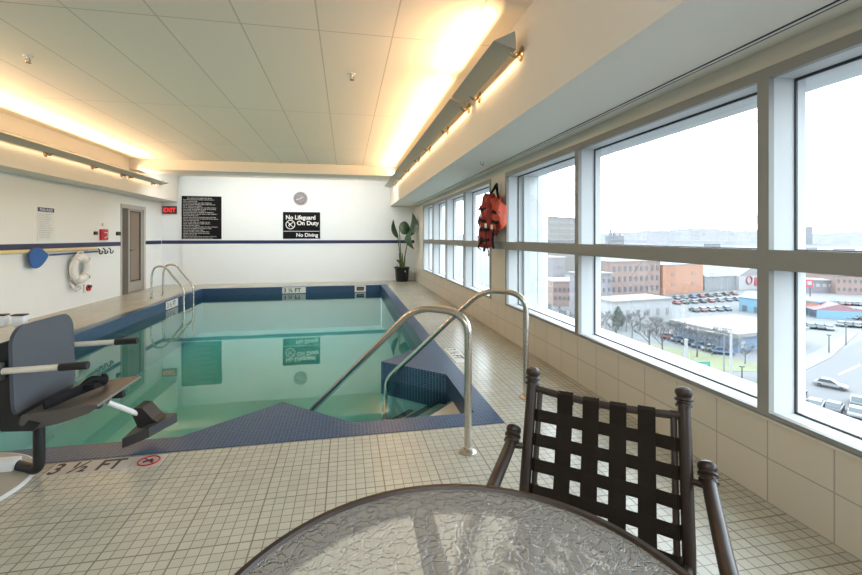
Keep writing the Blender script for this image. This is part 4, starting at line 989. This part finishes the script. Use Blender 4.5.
for i in range(6):
    c_ = ['red','blue','dark','blue','silver','blue'][i]
    car(c_, f'{c_} car parked among the bare trees before the blue shop, {ORD[i]} from the left', 670+i*10.5, 339+i*3.0, math.radians(-30), 'cars among the trees')
for j in range(5):
    c_ = ['dark','white','red','dark','silver'][j]
    car(c_, f'{c_} car, {ORD[j]} from the left in the farthest row near the long brick building', 836+j*6.5, 304.5+j*.3, math.radians(25), 'cars in the right lot')
# ---- poles and signs
def lamp(label, u, v, h, mat='metal', r=.13, arm=True, group='street poles'):
    b = g(u, v); t = thing('street_lamp', label, 'street lamp', b, group)
    MB().tube([b, b+Vector((0,0,h))], [r, r*.7], 8).build('pole', mat, t)
    dv = Vector((-.8,.6,0))
    if arm: MB().tube([b+Vector((0,0,h*.98)), b+Vector((0,0,h))+dv*1.6], r*.6, 6).build('arm', mat, t)
    c_ = b+Vector((0,0,h))+(dv*1.8 if arm else Vector((0,0,.1)))
    MB().box(c_.x-.4, c_.x+.4, c_.y-.25, c_.y+.25, c_.z-.1, c_.z+.12, bevel=.04).build('lamp_head', mat, t)
lamp('thick pale street pole standing in the grass before the blue shop', 686, 362, 4.6, 'bwhite', .42, False)
lamp('tall white street pole with an arm at the right end of the grass', 731, 384, 10, 'bwhite', .26, True)
lamp('slim pale street pole just left of the tall white pole', 724, 375, 8, 'metal', .12, True)
lamp('short dark street lamp at the edge of the middle window', 742, 382, 2.7, 'dmetal', .13, False)
lamp('slim pole at the left edge of the rightmost window', 801, 370, 7, 'metal', .1, True)
lamp('dark signal pole on the corner sidewalk', 829, 353, 4.0, 'dmetal', .13, False)
lamp('dark signal pole farther along the sidewalk near the car lot', 846, 345, 4.5, 'dmetal', .12, False)
sg = thing('road_sign', 'green road sign beside the street below the middle window', 'sign', g(703, 374))
b = g(703, 374); e = Vector((CS, -SN, 0))
MB().tube([b-e*.9, b-e*.9+Vector((0,0,2.2))], .07, 6).build('post', 'metal', sg); MB().tube([b+e*.9, b+e*.9+Vector((0,0,2.2))], .07, 6).build('post', 'metal', sg)
pz = MB(); n_ = Vector((SN, CS, 0)); q = b-n_*.12; pz.prism([q-e*1.5+Vector((0,0,1.0)), q+e*1.3+Vector((0,0,1.0)), q+e*1.3+Vector((0,0,2.4)), q-e*1.5+Vector((0,0,2.4))], n_*.05); pz.build('panel', 'sgreen', sg, 0)
pz = MB(); q = b-n_*.15; pz.prism([q-e*.2+Vector((0,0,1.4)), q+e*.8+Vector((0,0,1.4)), q+e*.8+Vector((0,0,2.0)), q-e*.2+Vector((0,0,2.0))], n_*.02); pz.build('white_mark', 'bwhite', sg, 0)
bb = thing('billboard', 'pinkish red roadside billboard with white blocks beside the faded red roof', 'billboard', g(803, 299))
b = g(803, 299); s_ = 1.0
for k in (-3, 3): MB().tube([b+e*k, b+e*k+Vector((0,0,5.5))], .2, 6).build('post', 'dmetal', bb)
q = b-n_*.3; m = MB(); m.prism([q-e*4.6+Vector((0,0,5.0)), q+e*4.0+Vector((0,0,5.0)), q+e*4.0+Vector((0,0,8.4)), q-e*4.6+Vector((0,0,8.4))], n_*.2); m.build('panel', 'sred', bb, 0)
for k in (-3.6, -.8, 1.6):
    q = b-n_*.36+e*k; m = MB(); m.prism([q+Vector((0,0,6.0)), q+e*1.8+Vector((0,0,6.0)), q+e*1.8+Vector((0,0,7.6)), q+Vector((0,0,7.6))], n_*.05); m.build('white_block', 'bwhite', bb, 0)

# ------------------------------------------------------------------ light
w = bpy.data.worlds.new('overcast'); SC.world = w; w.use_nodes = True; nt = w.node_tree; nt.nodes.clear(); N = nt.nodes.new; Lk = nt.links.new
wo = N('ShaderNodeOutputWorld'); bg = N('ShaderNodeBackground'); bg.inputs[1].default_value = 7.8
tc = N('ShaderNodeTexCoord'); mp = N('ShaderNodeMapping'); mp.inputs['Scale'].default_value = (1.5, 1.5, 6)
no = N('ShaderNodeTexNoise'); no.inputs['Scale'].default_value = 2.2; no.inputs['Detail'].default_value = 5
cr = N('ShaderNodeValToRGB'); cr.color_ramp.elements[0].position = .30; cr.color_ramp.elements[0].color = (.118,.122,.13,1); cr.color_ramp.elements[1].position = .50; cr.color_ramp.elements[1].color = (.80,.915,1,1)
Lk(tc.outputs['Generated'], mp.inputs[0]); Lk(mp.outputs[0], no.inputs['Vector']); Lk(no.outputs['Fac'], cr.inputs[0]); Lk(cr.outputs[0], bg.inputs[0]); Lk(bg.outputs[0], wo.inputs[0])
def area(name, loc, rot, sx, sy, e, col=(1,1,1)):
    L = bpy.data.lights.new(name, 'AREA'); L.shape = 'RECTANGLE'; L.size = sx; L.size_y = sy; L.energy = e; L.color = col
    o = bpy.data.objects.new(name, L); COL.objects.link(o); o.location = loc; o.rotation_euler = rot; return o
area('rear_fill_light', (-.6, -1.2, 3.0), (math.radians(52), 0, 0), 4.0, 1.4, 115, (.92, .965, 1))  # added fill behind the camera to brighten the room, no fixture
area('far_wall_fill', (-1.6, 11.3, 2.93), (math.radians(40), 0, 0), 5.4, .3, 75, (.94, .98, 1))  # added fill hidden behind the beam to lift the far wall
area('pool_fill_light', (-1.5, 3.22, -.72), (math.radians(90), 0, 0), 3.6, .5, 35, (.92, 1, 1))  # added underwater fill to brighten the basin, no fixture

# ------------------------------------------------------------------ camera
cam = bpy.data.cameras.new('camera'); co = bpy.data.objects.new('camera', cam); COL.objects.link(co)
co.location = (0, 0, H); co.rotation_euler = (math.radians(90), 0, -TH)
cam.sensor_fit = 'HORIZONTAL'; cam.sensor_width = 36; cam.lens = F/862*36; cam.shift_y = -(287.5-V0)/862; cam.shift_x = 0
cam.clip_start = .05; cam.clip_end = 6000
SC.camera = co
SC.view_settings.view_transform = 'Standard'; SC.view_settings.look = 'None'; SC.view_settings.exposure = .10; SC.view_settings.gamma = 1
SC.cycles.use_denoising = True
SC.cycles.max_bounces = 8; SC.cycles.transparent_max_bounces = 16; SC.cycles.caustics_reflective = False; SC.cycles.caustics_refractive = False
SC.cycles.sample_clamp_indirect = 6
